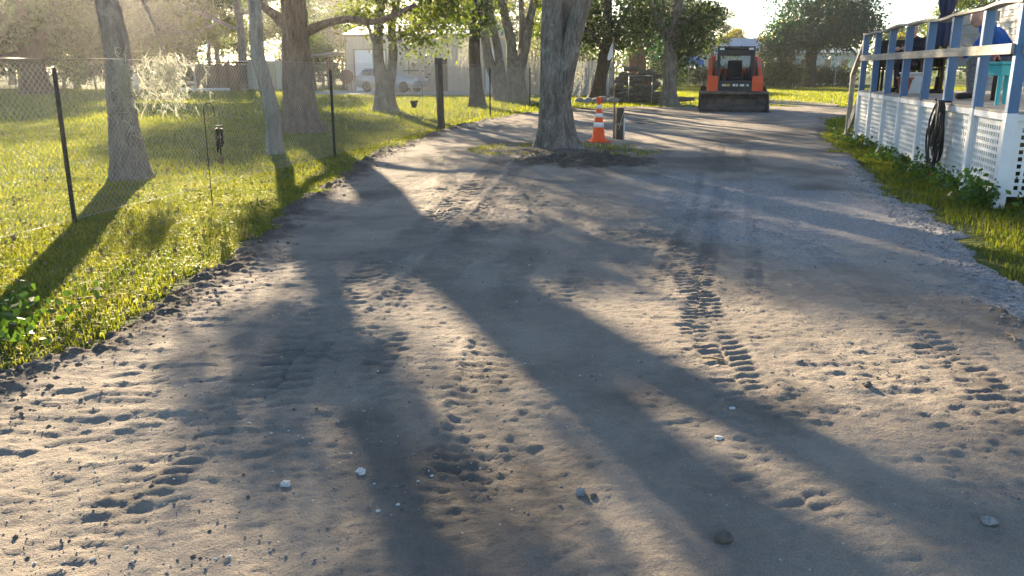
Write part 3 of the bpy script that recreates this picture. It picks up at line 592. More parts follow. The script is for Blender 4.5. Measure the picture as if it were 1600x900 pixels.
# background trees: a few kinds, each tree its own object with its own trunk and crown
def proto(seed, H, W, leaf, bark, ncl, size, low=.22):
    g = np.random.default_rng(seed); mb = MB(); rr = .02*H
    wood(mb, [(0,0,-.1,rr*1.25),(.1,0,H*.25,rr),(.0,.15,H*.5,rr*.75),(.15,0,H*.9,rr*.15)], 6, 10, .4, seed=seed)
    C = []
    for i in range(9):
        a = i*2.4+seed; z = H*(low+.08+.6*i/9); L = W*(.75-.35*i/9)*(.7+.5*g.random())
        e = np.array([math.cos(a)*L, math.sin(a)*L, z+L*.35]); wood(mb, [(0,0,z*.92,rr*.4),(e[0]*.5,e[1]*.5,z+L*.12,rr*.28),(e[0],e[1],e[2],rr*.06)], 4, 7, seed=seed+i)
        C.append(ellipsoid_pts(g, e, (W*.27,W*.27,W*.15), ncl//20)); C.append(ellipsoid_pts(g, e*np.array([.55,.55,1.06]), (W*.2,W*.2,W*.12), ncl//36))
    C.append(ellipsoid_pts(g, (0,0,H*.86), (W*.36,W*.36,H*.12), ncl//8))
    tm = mb.build('trunk', bark, None, True, False); me_t = tm.data; bpy.data.objects.remove(tm)
    return me_t, leaves('crown', np.concatenate(C), leaf, size, .55, .36, 36, .2, .7, seed)
PROT = {'light': proto(21, 11, 4.2, 'leaf_light', 'bark', 330, .24), 'mid': proto(22, 10.5, 4.6, 'leaf_mid', 'bark', 400, .25),
        'oak': proto(23, 9.5, 5.2, 'leaf_oak', 'bark_dark', 440, .26, .12), 'yellow': proto(24, 8, 3.4, 'leaf_yellow', 'bark', 260, .24), 'bush': proto(25, 4.6, 3.0, 'leaf_mid', 'bark', 260, .2, .02)}
LAB = {'light': ('airy_tree', 'airy light green tree'), 'mid': ('leafy_tree', 'mid green leafy tree'), 'oak': ('dense_tree', 'dense dark oak'), 'yellow': ('yellowing_tree', 'small yellowing tree'), 'bush': ('understory_bush', 'low leafy bush')}
LMK = [(100, 'beyond the huge live oak'), (280, 'between the live oak and the plank shed'), (380, 'behind the plank shed'), (470, 'behind the pale green shed'), (545, 'behind the open carport'), (780, 'behind the tan workshop'), (960, 'behind the grey board fences'), (1060, 'behind the timber heap'), (1210, 'near the pale blue house'), (1340, 'near the long white outbuilding'), (1540, 'beyond the deck stairs'), (9999, 'behind the clapboard house')]
def bgtree(kind, px, Y, sc, rot):
    x = at(px, 130, Y).x; nm, lb = LAB[kind]; lb = lb+' '+next(t for p_, t in LMK if px < p_); T = thing(nm, lb, 'tree' if kind != 'bush' else 'bush', (x, Y, -.03), rot, {'light':'airy trees behind the sheds','mid':'leafy trees beyond the lawn','oak':'dark oaks at the lawn edge','yellow':'yellowing trees behind the hedge','bush':'woodland edge bushes'}[kind])
    T.scale = (sc, sc, sc*random.uniform(.92, 1.1)); tm, cm = PROT[kind]; link('trunk', tm, None, T); link('crown', cm, None, T)
BG = [('oak',120,62,1.0),('oak',235,70,.95),('oak',65,84,1.2),('mid',275,82,1.1),('mid',380,68,1.5),('light',240,74,1.4),('mid',300,98,1.1),('bush',100,70,1.2),('bush',30,66,1.0),('oak',170,70,1.15),('mid',-70,75,1.2),('mid',20,80,1.2),('light',290,76,1.0),('light',345,88,1.1),('light',330,70,.75),('light',400,92,1.0),
      ('light',450,84,.95),('mid',500,96,1.0),('light',520,80,.8),('mid',565,98,1.05),('light',620,92,1.0),('mid',680,100,1.0),('light',720,90,1.0),('mid',760,96,1.0),('light',830,88,.95),('mid',880,96,1.0),
      ('light',905,76,.8),('oak',1020,84,.9),('light',1110,88,.72),('yellow',1145,104,.75),('yellow',1222,92,.8),('yellow',1205,80,.55),('light',1085,100,.8),('mid',1050,104,1.0),('mid',1390,98,.62),('light',1440,90,.62),('yellow',1400,80,.55),('light',1480,70,.75),('light',1520,66,.85),
      ('mid',1560,80,1.0),('oak',1650,75,1.1),('bush',270,68,.9),('bush',210,64,.8),('bush',150,60,.7),('bush',470,72,.8),('bush',505,74,.9),('bush',860,70,.9),('bush',905,66,.7),('bush',1040,66,.7),('mid',-170,70,1.3),('mid',-150,52,1.1),('oak',1760,80,1.2)]
for i, (k, px, Y, sc) in enumerate(BG): bgtree(k, px, Y, sc, i*1.7)
# far wood, one mass
g = np.random.default_rng(5); C = []
for i in range(70):
    a = R(-58 + 116*i/69); d = 125+g.random()*25; hgt = 6.5+g.random()*4
    if a > R(6): hgt *= .55
    C.append(ellipsoid_pts(g, (math.sin(a)*d, math.cos(a)*d, hgt*.5), (4.2,4.2,hgt*.52), 46, .2))
tag(link('distant_wood', leaves('distant_wood', np.concatenate(C), 'leaf_mid', .7, .6, .8, 8, .1, .8, 5)), 'far belt of woodland closing the horizon', 'woodland', kind='stuff')
# hedge on the right
g = np.random.default_rng(15)
def hedge(name, label, pts, hgt, dep, k, leaf, size=.2):
    C = []
    T = thing(name, label, 'hedge', (*pts[0], 0))
    for i in range(k):
        t = g.random()*(len(pts)-1); j = int(t); f_ = t-j; x = pts[j][0]*(1-f_)+pts[j+1][0]*f_-pts[0][0]; y = pts[j][1]*(1-f_)+pts[j+1][1]*f_-pts[0][1]
        hh = hgt*(.8+.35*mnoise.noise(Vector((x*.5, y*.5, 3))))
        C.append((x+g.normal()*.1, y+(g.random()-.5)*dep, .15+hh*g.random()**.7))
    link('foliage', leaves('foliage', np.array(C), leaf, size, .55, .28, 26, .1, .9, 3), None, T)
    for i in range(14):
        mb = MB(); t = (i+.5)/14*(len(pts)-1); j = min(int(t), len(pts)-2); f_ = t-j; x = pts[j][0]*(1-f_)+pts[j+1][0]*f_-pts[0][0]; y = pts[j][1]*(1-f_)+pts[j+1][1]*f_-pts[0][1]
        wood(mb, [(x,y,-.05,.05),(x+.1,y,hgt*.4,.035),(x+.05,y+.1,hgt*.8,.01)], 3, 6); mb.build('stem', 'bark_dark', T, True, False)
hedge('clipped_hedge', 'long bushy hedge along the far right boundary', [(at(1058,128,72).x,72),(at(1330,128,72).x,72)], 1.45, 1.6, 620, 'leaf_hedge')
hedge('vine_bush', 'rounded vine covered bush between the loader and the big tree', [(at(1195,130,66).x,66),(at(1250,130,66).x,66)], 1.9, 1.4, 170, 'leaf_hedge', .18)

# ------------------------------------------------------------------ grass, weeds, litter
def blades(name, X, Yv, Z, L, W, m, seed=0, two=True, lean=.5):
    g = np.random.default_rng(seed); N = len(X); th = g.random(N)*2*np.pi; ln = lean*g.random(N)
    d = np.stack([np.cos(th), np.sin(th), np.zeros(N)], 1); s = np.stack([-np.sin(th), np.cos(th), np.zeros(N)], 1)
    p = np.stack([X, Yv, Z], 1); L = L*(.5+.9*g.random(N)); W = W*(.6+.8*g.random(N)); up = np.array([0,0,1.])
    mid = p + (d*(ln*.35)[:,None] + up*.62)*L[:,None]; tip = p + (d*(ln*1.1)[:,None] + up*(1-.45*ln)[:,None])*L[:,None]
    w = s*W[:,None]*.5
    if two:
        V = np.stack([p-w, p+w, mid+w*.75, mid-w*.75, tip+w*.12, tip-w*.12], 1).reshape(-1,3); b_ = np.arange(N)[:,None]*6
        F = np.concatenate([b_+np.array([[0,1,2,3]]), b_+np.array([[3,2,4,5]])], 0)
    else:
        V = np.stack([p-w, p+w, tip+w*.15, tip-w*.15], 1).reshape(-1,3); F = np.arange(N*4).reshape(-1,4)
    me = fastmesh(name, V, F); me.materials.append(M[m]); return me
def scatter(x0, x1, y0, y1, n, seed, edge=.0, clump=2.5, thr=-.15):
    g = np.random.default_rng(seed); X = x0+(x1-x0)*g.random(n); Yv = y0+(y1-y0)*g.random(n)
    sdp = poly_sd(X, Yv, ROAD)+fbm(X, Yv, .9, 3)*.38+fbm(X, Yv, 4.5, 3)*.12
    k = (sdp < edge + fbm(X, Yv, 2.2, 2)*.35) & (fbm(X, Yv, clump, 3) + .5*g.random(n) > thr + np.clip((sdp+.3)*.6, 0, .6)); return X[k], Yv[k], g
def lz(X, Y_): return lawn_z(X, Y_)-.02
X, Yv, _ = scatter(-6.5, -2.0, 3.2, 12, 250000, 1, .13); me = blades('lawn_grass', X, Yv, lz(X,Yv), .046, .007, 'grass', 1, lean=.9)
tag(link('lawn_grass', me), 'short green grass along the wire fence', 'grass', kind='stuff')
X, Yv, _ = scatter(-17, -1, 10, 26, 190000, 2, .13); tag(link('lawn_grass', blades('lawn_grass', X, Yv, lz(X,Yv), .06, .013, 'grass', 2, False, .9)), 'mown grass under the trees on the left', 'grass', kind='stuff')
X, Yv, _ = scatter(-45, 14, 24, 62, 170000, 3, .13, 1.0, -.4); tag(link('lawn_grass', blades('lawn_grass', X, Yv, lz(X,Yv), .10, .035, 'grass', 3, False)), 'far mown lawn before the workshop', 'grass', kind='stuff')
X, Yv, _ = scatter(3.2, 8.5, 4.5, 21, 120000, 4, .13); q = poly_sd(X, Yv, [(5.45,9.25),(7.5,18.2),(20,18),(20,9)]) < -.06; X, Yv = X[q], Yv[q]
tag(link('lawn_grass', blades('lawn_grass', X, Yv, lz(X,Yv), .065, .008, 'grass', 4, lean=.8)), 'bright grass strip along the deck skirt', 'grass', kind='stuff')
X, Yv, _ = scatter(8, 45, 19, 75, 120000, 5, .13, 1.0, -.4); tag(link('lawn_grass', blades('lawn_grass', X, Yv, lz(X,Yv), .10, .035, 'grass', 5, False)), 'mown lawn beyond the orange loader', 'grass', kind='stuff')
g = np.random.default_rng(6); th = g.random(4200)*6.28; rr = .45+g.random(4200)**.7*1.15; X = .95+np.cos(th)*rr*1.1; Yv = 15.15+np.sin(th)*rr*.9; k = fbm(X, Yv, 2.5, 2) > -.05; X, Yv = X[k], Yv[k]
tag(link('tuft_grass', blades('tuft_grass', X, Yv, np.full(len(X), .06), .065, .009, 'grass', 6, lean=1.0)), 'sparse grass tufts round the forked oak', 'grass', kind='stuff')
# broad leaved weeds against the deck skirt
g = np.random.default_rng(16); C = []
for i in range(95):
    s_ = g.random()**1.6*10; o = .08+abs(g.normal())*.22; C.append((5.38+.218*s_-.976*o, 9.0+.976*s_+.218*o, .05+g.random()*.22*math.exp(-s_/6)))
for i in range(40): C.append((5.2+g.random()*1.6, 8.75-g.random()*.7, .04+g.random()*.25))
tag(link('weeds', leaves('weeds', np.array(C), 'weed', .07, .6, .09, 16, -.2, .8, 4)), 'broad leaved weeds against the white deck skirt', 'weeds', kind='stuff')
C = [(-2.95+g.normal()*.12, 4.6+g.normal()*.35, .06+g.random()*.08) for i in range(26)]
tag(link('weeds', leaves('weeds', np.array(C), 'weed', .06, .6, .07, 14, -.2, .8, 5)), 'patch of broad leaved weeds at the left driveway edge', 'weeds', kind='stuff')
# dry leaf litter
X = np.concatenate([-6.5+5.0*g.random(1500), .3+2*g.random(160)-.2, -6+5*g.random(1300)]); Yv = np.concatenate([4+14*g.random(1500), 12.6+2*g.random(160), 17+12*g.random(1300)])
sdp = poly_sd(X, Yv, ROAD); k = (sdp < .3) | (np.hypot(X-1, Yv-14) < 1.8); X, Yv, sdp = X[k], Yv[k], sdp[k]
Z = np.where(np.hypot(X-1, Yv-14) < 2, .13, lz(X, Yv)+.035+.03*g.random(len(X)))
tag(link('leaf_litter', leaves('leaf_litter', np.stack([X, Yv, Z], 1), 'litter', .045, .6, .012, 1, 0, .25, 8)), 'fallen dry leaves scattered along the lawn edge', 'leaves', kind='stuff')

# ------------------------------------------------------------------ chain link fence
def fline(y): return np.interp(y, [0,8.17,14.67,21.92,28,35.3,44], [-5.75,-4.35,-3.1,-1.83,-.72,.74,2.4])
FEN = thing('chain_link_fence', 'long galvanised chain link fence between the lawn and the driveway', 'fence', (float(fline(8.17)), 8.17, 0))
FB = FEN.location
def tpost(y, h, m='post_green'):
    mb = MB(); x = float(fline(y))-FB.x; y = y-FB.y
    mb.box(x-.022, x+.022, y-.004, y+.004, -.1, h); mb.box(x-.004, x+.004, y+.004, y+.036, -.1, h)
    for k in range(int(h/.09)): mb.box(x-.007, x+.007, y-.013, y-.004, .12+k*.09, .15+k*.09)
    return mb.build('steel_post', m, FEN)
for y, h in ((1.6,1.5),(8.17,1.5),(14.67,1.47),(28,1.5),(35.3,1.5),(42,1.5)): tpost(y, h)
mb = MB()
mb.bevbox(-.09, .09, -.085, .085, -.1, 1.75, .012, Matrix.Translation((float(fline(21.9))-FB.x, 21.9-FB.y, 0)) @ Matrix.Rotation(R(-1.2), 4, 'Y'))
tag(mb.build('wooden_post', 'dark_wood', FEN), 'thick dark square wooden post')
def chain(y0, y1, h, w, r):
    L = math.hypot(fline(y1)-fline(y0), y1-y0); nw = int(L/w); hk = w*1.02; nk = int((h-.04)/hk)
    i = np.arange(nw)[:,None]; k = np.arange(nk+1)[None,:]; odd = (i+k) % 2
    s = (i+odd)*w*L/(nw*w)*.999; z = .03+k*hk+0*i; off = np.where(odd == (i % 2), .003, -.003)
    t = s/L; px = fline(y0)+(fline(y1)-fline(y0))*t-FB.x; py = y0+(y1-y0)*t-FB.y
    nx, ny = (y1-y0)/L, -(fline(y1)-fline(y0))/L; dx, dy = (fline(y1)-fline(y0))/L, (y1-y0)/L
    sag = .02*np.sin(t*7+1)*(z/h)
    c = np.stack([px+nx*(off+sag-.05), py+ny*(off+sag-.05), z], -1)                        # nw,nk+1,3
    ring = np.array([[1,0],[-.5,.87],[-.5,-.87]])*r
    V = c[:,:,None,:] + ring[None,None,:,0:1]*np.array([dx,dy,.0]) + ring[None,None,:,1:2]*np.array([nx,ny,.0]) + 0
    V = V.reshape(-1,3); base = (np.arange(nw)[:,None]*(nk+1)+np.arange(nk)[None,:]).ravel()*3
    F = np.concatenate([np.stack([base+a, base+(a+1) % 3, base+3+(a+1) % 3, base+3+a], 1) for a in range(3)])
    link('wire_mesh', fastmesh('wire_mesh', V, F), 'wire', FEN)
    mb = MB()
    for zz in (h-.01, .04):
        mb.tube([(fline(y)-FB.x-.05*nx, y-FB.y-.05*ny, zz+.006*math.sin(y*3)) for y in np.linspace(y0, y1, 12)], .0025, 5)
    mb.build('tension_wire', 'wire', FEN, True)
for y0, y1, w_, r_ in ((1.6,8.17,.034,.0024),(8.17,14.67,.036,.0022),(14.67,21.9,.042,.0022),(21.9,28,.055,.0026),(28,35.3,.065,.003),(35.3,42,.07,.0034)): chain(y0, y1, 1.6, w_, r_)

# shepherd hook, wind chime, hanging pot
hb = Vector((-3.32, 9.15, 0)); mb = MB()
pts = [(0,0,-.1),(0,0,.5),(.0,0,1.05)]+[(.055-.055*math.cos(a), 0, 1.05+.09*math.sin(a)) for a in np.linspace(.3, math.pi, 9)]+[(.115,0,1.0),(.13,0,.985),(.14,0,1.0)]
mb.tube(pts, .005, 6); o = mb.build('garden_hook', 'dark_iron', None, True); o.location = hb; tag(o, 'thin black garden hook standing in the grass', 'garden hook')
T = thing('wind_chime', 'dark wind chime with hanging tubes below the garden hook', 'wind chime', hb+Vector((.145,0,.98)))
MB().tube([(-.01,0,.0),(-.005,0,-.05),(0,0,-.08)], .0022, 5).build('cord', 'string', T)
MB().lathe([(.042,-.095),(.042,-.08)], 16).build('top_disc', 'dark_wood', T)
for i in range(5):
    a = i*1.257; L = .17+.03*i; mb = MB(); mb.tube([(.033*math.cos(a), .033*math.sin(a), -.11),(.033*math.cos(a), .033*math.sin(a), -.11-L)], .0085, 8)
    mb.tube([(.033*math.cos(a), .033*math.sin(a), -.09),(.033*math.cos(a), .033*math.sin(a), -.12)], .0015, 4); mb.build('chime_tube', 'dark_iron', T)
mb = MB(); mb.tube([(0,0,-.09),(0,0,-.42)], .0015, 4); mb.lathe([(.02,-.21),(.02,-.2)], 10); mb.build('clapper', 'string', T)
MB().prism([(-.004,-.41),(.004,-.41),(.004,-.49),(-.004,-.49)], -.024, .024).build('wind_sail', 'brown_wood', T)
pb = at(647,165,24.5); T = thing('hanging_pot', 'small dark flower pot hanging on a stake beyond the fence', 'flower pot', (pb.x, 24.5, 0))
MB().tube([(.25,0,-.1),(.25,0,1.0),(.2,0,1.12),(.1,0,1.14),(.0,0,1.08),(0,0,1.0)], .007, 6).build('stake', 'dark_iron', T, True)
mb = MB(); mb.lathe([(.07,.40),(.105,.56),(.12,.56),(.12,.6),(.1,.6),(.095,.57)], 18); mb.build('pot', 'dark_iron', T, True)
mb = MB(); [mb.tube([(math.cos(a)*.11, math.sin(a)*.11, .6),(0,0,1.0)], .002, 4) for a in (0,2.1,4.2)]; mb.build('hanger', 'dark_iron', T)

# ------------------------------------------------------------------ hanging moss
def moss(name, label, c, k, L, spread, seed, loc=None):
    g = np.random.default_rng(seed); V = []; F = []
    for i in range(k):
        x, y = g.normal()*spread[0], g.normal()*spread[1]; z0 = g.normal()*spread[2]; ln = L*(.35+.75*g.random()); n = 9; w = .006+.006*g.random()
        a0 = g.random()*6; pr = None
        for j in range(n):
            t = j/(n-1); q = np.array([x+.03*math.sin(a0+t*6)+.05*t*g.normal(), y+.03*math.cos(a0+t*5), z0-ln*t]); d = np.array([math.cos(a0+t*4), math.sin(a0+t*4), .2])*w*(1-.6*t)
            V += [q-d, q+d]
            if j: b_ = len(V); F.append((b_-4, b_-3, b_-1, b_-2))
            for _ in range(3):       # curly side threads
                e = q+np.array([g.normal(), g.normal(), g.normal()-.7])*.05; b_ = len(V); dd = np.array([.004,.003,.002]); V += [q-dd, q+dd, e+dd*.5, e-dd*.5]; F.append((b_,b_+1,b_+2,b_+3))
    F = np.array(F); me = fastmesh(name, np.array(V), F)
    o = link(name, me, 'moss'); o.location = c; tag(o, label, 'moss'); return o
def moss_with_twig(label, px, py, Y, k, L, sp, seed):
    moss('hanging_moss', label, at(px, py, Y), k, L, sp, seed)
moss_with_twig('large pale clump of sunlit moss hanging right of the leaning oak', 258, 95, 12.2, 46, .62, (.15,.09,.06), 1)
moss_with_twig('thin moss strands clinging to the leaning oak trunk', 190, 100, 11.42, 24, .7, (.03,.02,.12), 2)
moss_with_twig('grey moss curtain hanging beside the clustered stems', 842, 60, 40.5, 60, 2.2, (.5,.3,.3), 3)
moss_with_twig('wispy moss hanging before the workshop corner', 726, 55, 34.2, 30, 1.3, (.25,.2,.2), 4)
moss_with_twig('long moss curtain in front of the grey board fence', 905, 95, 42, 60, 1.8, (.4,.25,.3), 5)
# branch carrying the big clump (belongs to the leaning oak)
oak = bpy.data.objects['oak_tree']; mb = MB(); ob = oak.location
wood(mb, [tuple(np.array(q_)-np.array(ob))+(r_,) for q_, r_ in (((-5.85,12.1,3.5),.05), ((-5.5,12.1,3.3),.035), (tuple(at(228,10,12.1)),.022), (tuple(at(246,55,12.15)),.014), (tuple(at(262,100,12.2)),.006))], 6, 8)
mb.build('limb', 'bark', oak, True, False)

# ------------------------------------------------------------------ workshop, sheds, far buildings
def corrugated(W, H, pitch=.24, dep=.03):
    vs = []; fs = []; xs = []
    n_ = int(W/pitch)
    for i in range(n_):
        x = i*pitch*W/(n_*pitch)
        p_ = W/n_; xs += [(x,0),(x+.55*p_,0),(x+.63*p_,-dep),(x+.92*p_,-dep)]
    xs.append((W,0)); mb = MB()
    for (x, y) in xs: vs += [(x,y,0),(x,y,H)]
    for i in range(len(xs)-1): fs.append((2*i,2*i+2,2*i+3,2*i+1))
    return mb.add(vs, fs)
def seg_panel(parent, x0, x1, z0, z1, y, m, name='wall_panel'):
    o = corrugated(x1-x0, z1-z0).build(name, m, parent, False, False); o.location = (x0, y, z0); return o
a0, a1 = Vector((-11.0,57.2,0)), Vector((-1.75,55.3,0)); dv = a1-a0; Wk = dv.length; ang = math.atan2(dv.y, dv.x)
WS = thing('workshop_building', 'tan corrugated metal workshop with white roll up door', 'building', a0, ang)
HW = 3.5
MB().box(.02, Wk-.02, .06, 7, -.05, HW-.02).build('wall', 'tan_metal', WS)
d0, d1 = .62, 2.75; e0, e1 = 6.35, 6.95
seg_panel(WS, 0, d0, 0, HW, 0, 'tan_metal'); seg_panel(WS, d1, e0, 0, HW, 0, 'tan_metal'); seg_panel(WS, e1, Wk, 0, HW, 0, 'tan_metal')
seg_panel(WS, d0, d1, 2.65, HW, 0, 'tan_metal'); seg_panel(WS, e0, e1, 2.1, HW, 0, 'tan_metal')
mb = MB(); mb.box(d0-.08, d0, -.06, .05, 0, 2.73); mb.box(d1, d1+.08, -.06, .05, 0, 2.73); mb.box(d0, d1, -.06, .05, 2.65, 2.73); mb.build('door_trim', 'trim', WS)
dr = bpy.data.objects.new('roll_up_door', None); 
DR = MB().box(d0, d1, .0, .03, 0, 2.65).build('roll_up_door', 'white_metal', WS)
for k in range(11): MB().bevbox(d0+.02, d1-.02, -.018, -.001, .03+k*.238, .25+k*.238, .006).build('slat', 'white_metal', DR)
MB().box(e0, e1, .0, .04, .02, 2.1).build('doorway_shade', 'black_cloth', WS)  # flat black panel, paints the unlit interior of the open side door
mb = MB(); mb.box(-.1, Wk+.1, -.12, .02, HW, HW+.14); mb.box(-.05, .02, -.08, .05, 0, HW); mb.box(Wk-.02, Wk+.05, -.08, .05, 0, HW); mb.build('trim', 'trim', WS)
mb = MB(); mb.add([(-.15,-.2,HW+.15),(Wk+.15,-.2,HW+.15),(Wk+.15,3.6,HW+.95),(-.15,3.6,HW+.95),(-.15,7.3,HW+.15),(Wk+.15,7.3,HW+.15),(-.15,-.2,HW+.1),(Wk+.15,-.2,HW+.1),(-.15,7.3,HW+.1),(Wk+.15,7.3,HW+.1)], [(0,1,2,3),(3,2,5,4),(6,7,1,0),(8,9,5,4),(6,0,3,4,8),(7,9,5,2,1)]); mb.build('roof', 'roof_metal', WS)
MB().box(Wk+.051, Wk+1.15, -.02, .05, .1, 2.7).build('side_panel', 'bluewhite', WS)
# ornaments on the wall: cross and hangers
T = thing('yard_cross', 'dark metal yard cross before the tan workshop wall', 'cross', (*at(640,140,54.5).xy, .03), ang)
MB().box(-.035,.035,-.03,.03,0,1.9).build('upright', 'dark_iron', T); MB().box(-.62,.62,-.028,.028,1.28,1.35).build('crossbar', 'dark_iron', T)
mb = MB(); mb.tube([(.3,0,1.36),(.3,0,1.6),(.22,0,1.66)], .02, 6); mb.ell((.3,0,1.7),(.14,.05,.11), 10, 6); mb.build('ornament', 'dark_iron', T)
T = thing('wall_ornament', 'string of dark metal ornaments hanging on the workshop wall', 'ornament', a0 + dv*(.585) + Vector((0,-.14,0)), ang)
mb = MB()
for k in range(7): mb.ell((.25*math.sin(k*2.1), 0, .9+.22*k), (.1+.03*math.sin(k*3), .03, .075), 10, 6)
mb.tube([(0,0,.8),(.05,0,1.6),(-.05,0,2.5)], .012, 6); mb.build('ornament', 'dark_iron', T)
# shed
p0 = at(379,140,62); p1 = at(447,140,62); SH = thing('garden_shed', 'pale green shed with sage double door and flat metal roof', 'shed', (p0.x, 62, 0)); W = p1.x-p0.x+.6
MB().box(0, W, .05, 2.6, -.05, 1.9).build('wall', 'shed_green', SH)
for i in range(9): 
    x0 = i*W/9
    if 3 <= i <= 5: continue
    MB().bevbox(x0+.008, x0+W/9-.008, .02, .055, 0, 1.88, .006).build('siding_board', 'shed_green', SH)
for i in range(2):
    D_ = MB().bevbox(W/3+.01+i*W/6, W/3+W/6-.01+i*W/6, .0, .06, .03, 1.8, .008).build('door', 'shed_door', SH); MB().box(W/2-.09+i*.13, W/2-.05+i*.13, -.03, 0, .85, 1.0).build('handle', 'dark_iron', D_)
MB().box(-.25, W+.25, -.3, 2.9, 1.9, 2.02).build('roof', 'roof_metal', SH)
# lean-to carport between shed and workshop
c0 = at(476,140,60.5); c1 = at(541,140,59); CP = thing('carport', 'open lean to carport with grey metal roof beside the workshop', 'carport', (c0.x, 60.5, 0), math.atan2(59-60.5, c1.x-c0.x)); W = math.hypot(c1.x-c0.x, 1.5)
mb = MB(); mb.add([(-.3,-.5,2.25),(W,-.5,2.6),(W,3.2,2.75),(-.3,3.2,2.4),(-.3,-.5,2.17),(W,-.5,2.5),(W,3.2,2.66),(-.3,3.2,2.3)], [(0,1,2,3),(7,6,5,4),(0,4,5,1),(1,5,6,2),(2,6,7,3),(3,7,4,0)]); mb.build('roof', 'roof_metal', CP)
for x in (.1, W*.33, W*.66): 
    for y in (-.3, 3): MB().box(x-.06, x+.06, y-.06, y+.06, -.05, 2.2+.1*x/W).build('post', 'brown_wood', CP)
MB().box(0, W*.9, 2.9, 2.96, .8, .9).build('rail', 'brown_wood', CP); MB().box(0, W*.9, -.28, -.2, 1.0, 1.08).build('rail', 'brown_wood', CP)
mb = MB(); mb.tube([(W*.72,-.3,1.0),(W*.95,-.3,2.2)], .05, 6); mb.build('brace', 'brown_wood', CP)
# barrel smoker in front
q = at(545,140,57.6); T = thing('barrel_smoker', 'rusty round barrel smoker on legs beside the roll up door', 'smoker', (q.x, 57.4, 0))
mb = MB(); mb.lathe([(.02,-.45),(.42,-.45),(.45,-.4),(.45,.4),(.42,.45),(.02,.45)], 24, (0,0,.95), 'Y'); mb.build('barrel', 'rust', T, True)
for x in (-.25,.25):
    for y in (-.3,.3): MB().tube([(x,y,.65),(x*1.3,y,.0)], .025, 6).build('leg', 'rust', T)
MB().tube([(.1,.25,1.35),(.1,.25,2.0)], .05, 10).build('chimney', 'rust', T)
# brown weathered outbuilding left of the shed
p0 = at(308,142,60); p1 = at(376,142,60); T = thing('plank_shed', 'dark brown weathered plank shed left of the pale green shed', 'shed', (p0.x, 60, 0)); W = p1.x-p0.x
MB().box(.05, W-.05, .05, 2.2, -.05, 1.72).build('wall', 'dark_wood', T)
for i in range(13): MB().box(i*W/13+.006, (i+1)*W/13-.006, .0, .05, 0, 1.75+.1*math.sin(i*2.2)).build('plank', 'brown_wood' if i % 3 else 'rust', T)
MB().box(-.15, W+.1, -.1, 2.4, 1.86, 1.93).build('roof', 'rust', T)
# white lattice table and boat-ish clutter at the far left behind lawn
p0 = at(283,140,66); T = thing('white_gazebo', 'small white open shelter behind the lawn left of the plank shed', 'shelter', (p0.x, 66, 0))
for x in (0,1.1,2.2): MB().box(x, x+.09, 0, .09, -.05, 1.7).build('post', 'offwhite', T)
MB().box(-.2, 2.6, -.3, 1.6, 1.7, 1.82).build('roof', 'offwhite', T); MB().box(0, 2.25, .02, .07, .3, .38).build('rail', 'offwhite', T)
p0 = at(204,140,60); T = thing('white_tank', 'white plastic tank on the lawn behind the leaning oak', 'tank', (p0.x, 60, 0))
MB().lathe([(.02,0),(.55,0),(.58,.05),(.58,.9),(.5,1.05),(.2,1.12),(.2,1.2),(.02,1.2)], 24).build('tank', 'offwhite', T, True); MB().lathe([(.24,1.18),(.24,1.27),(.02,1.28)], 16).build('lid', 'offwhite', T, True)
for i, px in enumerate((300, 338)):
    q = at(px,139,58); o = MB().bevbox(-.9,.9,-.15,.15,-.02,.2,.04).build('white_pipe_stack', 'offwhite'); o.location = (q.x, 58, 0); tag(o, ['short white kerb log lying left on the lawn edge','white kerb log lying before the plank shed'][i], 'kerb log')
# board fence behind the trees
def board_fence(name, label, pa, pb, h, m, lean=.02):
    pa, pb = Vector((*pa,0)), Vector((*pb,0)); d = pb-pa; L = d.length; T = thing(name, label, 'fence', pa, math.atan2(d.y, d.x)); n_ = int(L/.15)
    me = [MB().box(.004, .142, -.012, .012, -.05, h).build('board', m) for _ in range(1)][0].data; bpy.data.objects.remove([o for o in bpy.data.objects if o.data == me][0])
    g = random.Random(3)
    for i in range(n_):
        o = link('board', me, None, T); o.location = (i*.15, g.uniform(-.008,.008), 0); o.scale = (1,1,1+g.uniform(-.03,.03)); o.rotation_euler = (0, g.uniform(-lean,lean), 0)
    for z in (.3, h-.35): MB().box(0, L, .016, .06, z, z+.09).build('rail', m, T)
    for i in range(int(L/2.4)+1): MB().box(i*2.4-.05, i*2.4+.05, .062, .16, -.1, h-.1).build('post', m, T)
p0, p1, p2 = at(790,145,52), at(868,145,50), at(958,145,47)
board_fence('board_fence', 'grey weathered board privacy fence behind the clustered stems', (p0.x,52), (p1.x-.1,50), 2.15, 'fence_wood')
board_fence('board_fence', 'blue grey board privacy fence behind the leaning dark oak', (p1.x,50), (p2.x,47), 1.85, mat('blue_grey_board', (.16,.19,.25), .9, c2=(.36,.37,.4), vscale=2.5, stretch=(3,3,.3)))
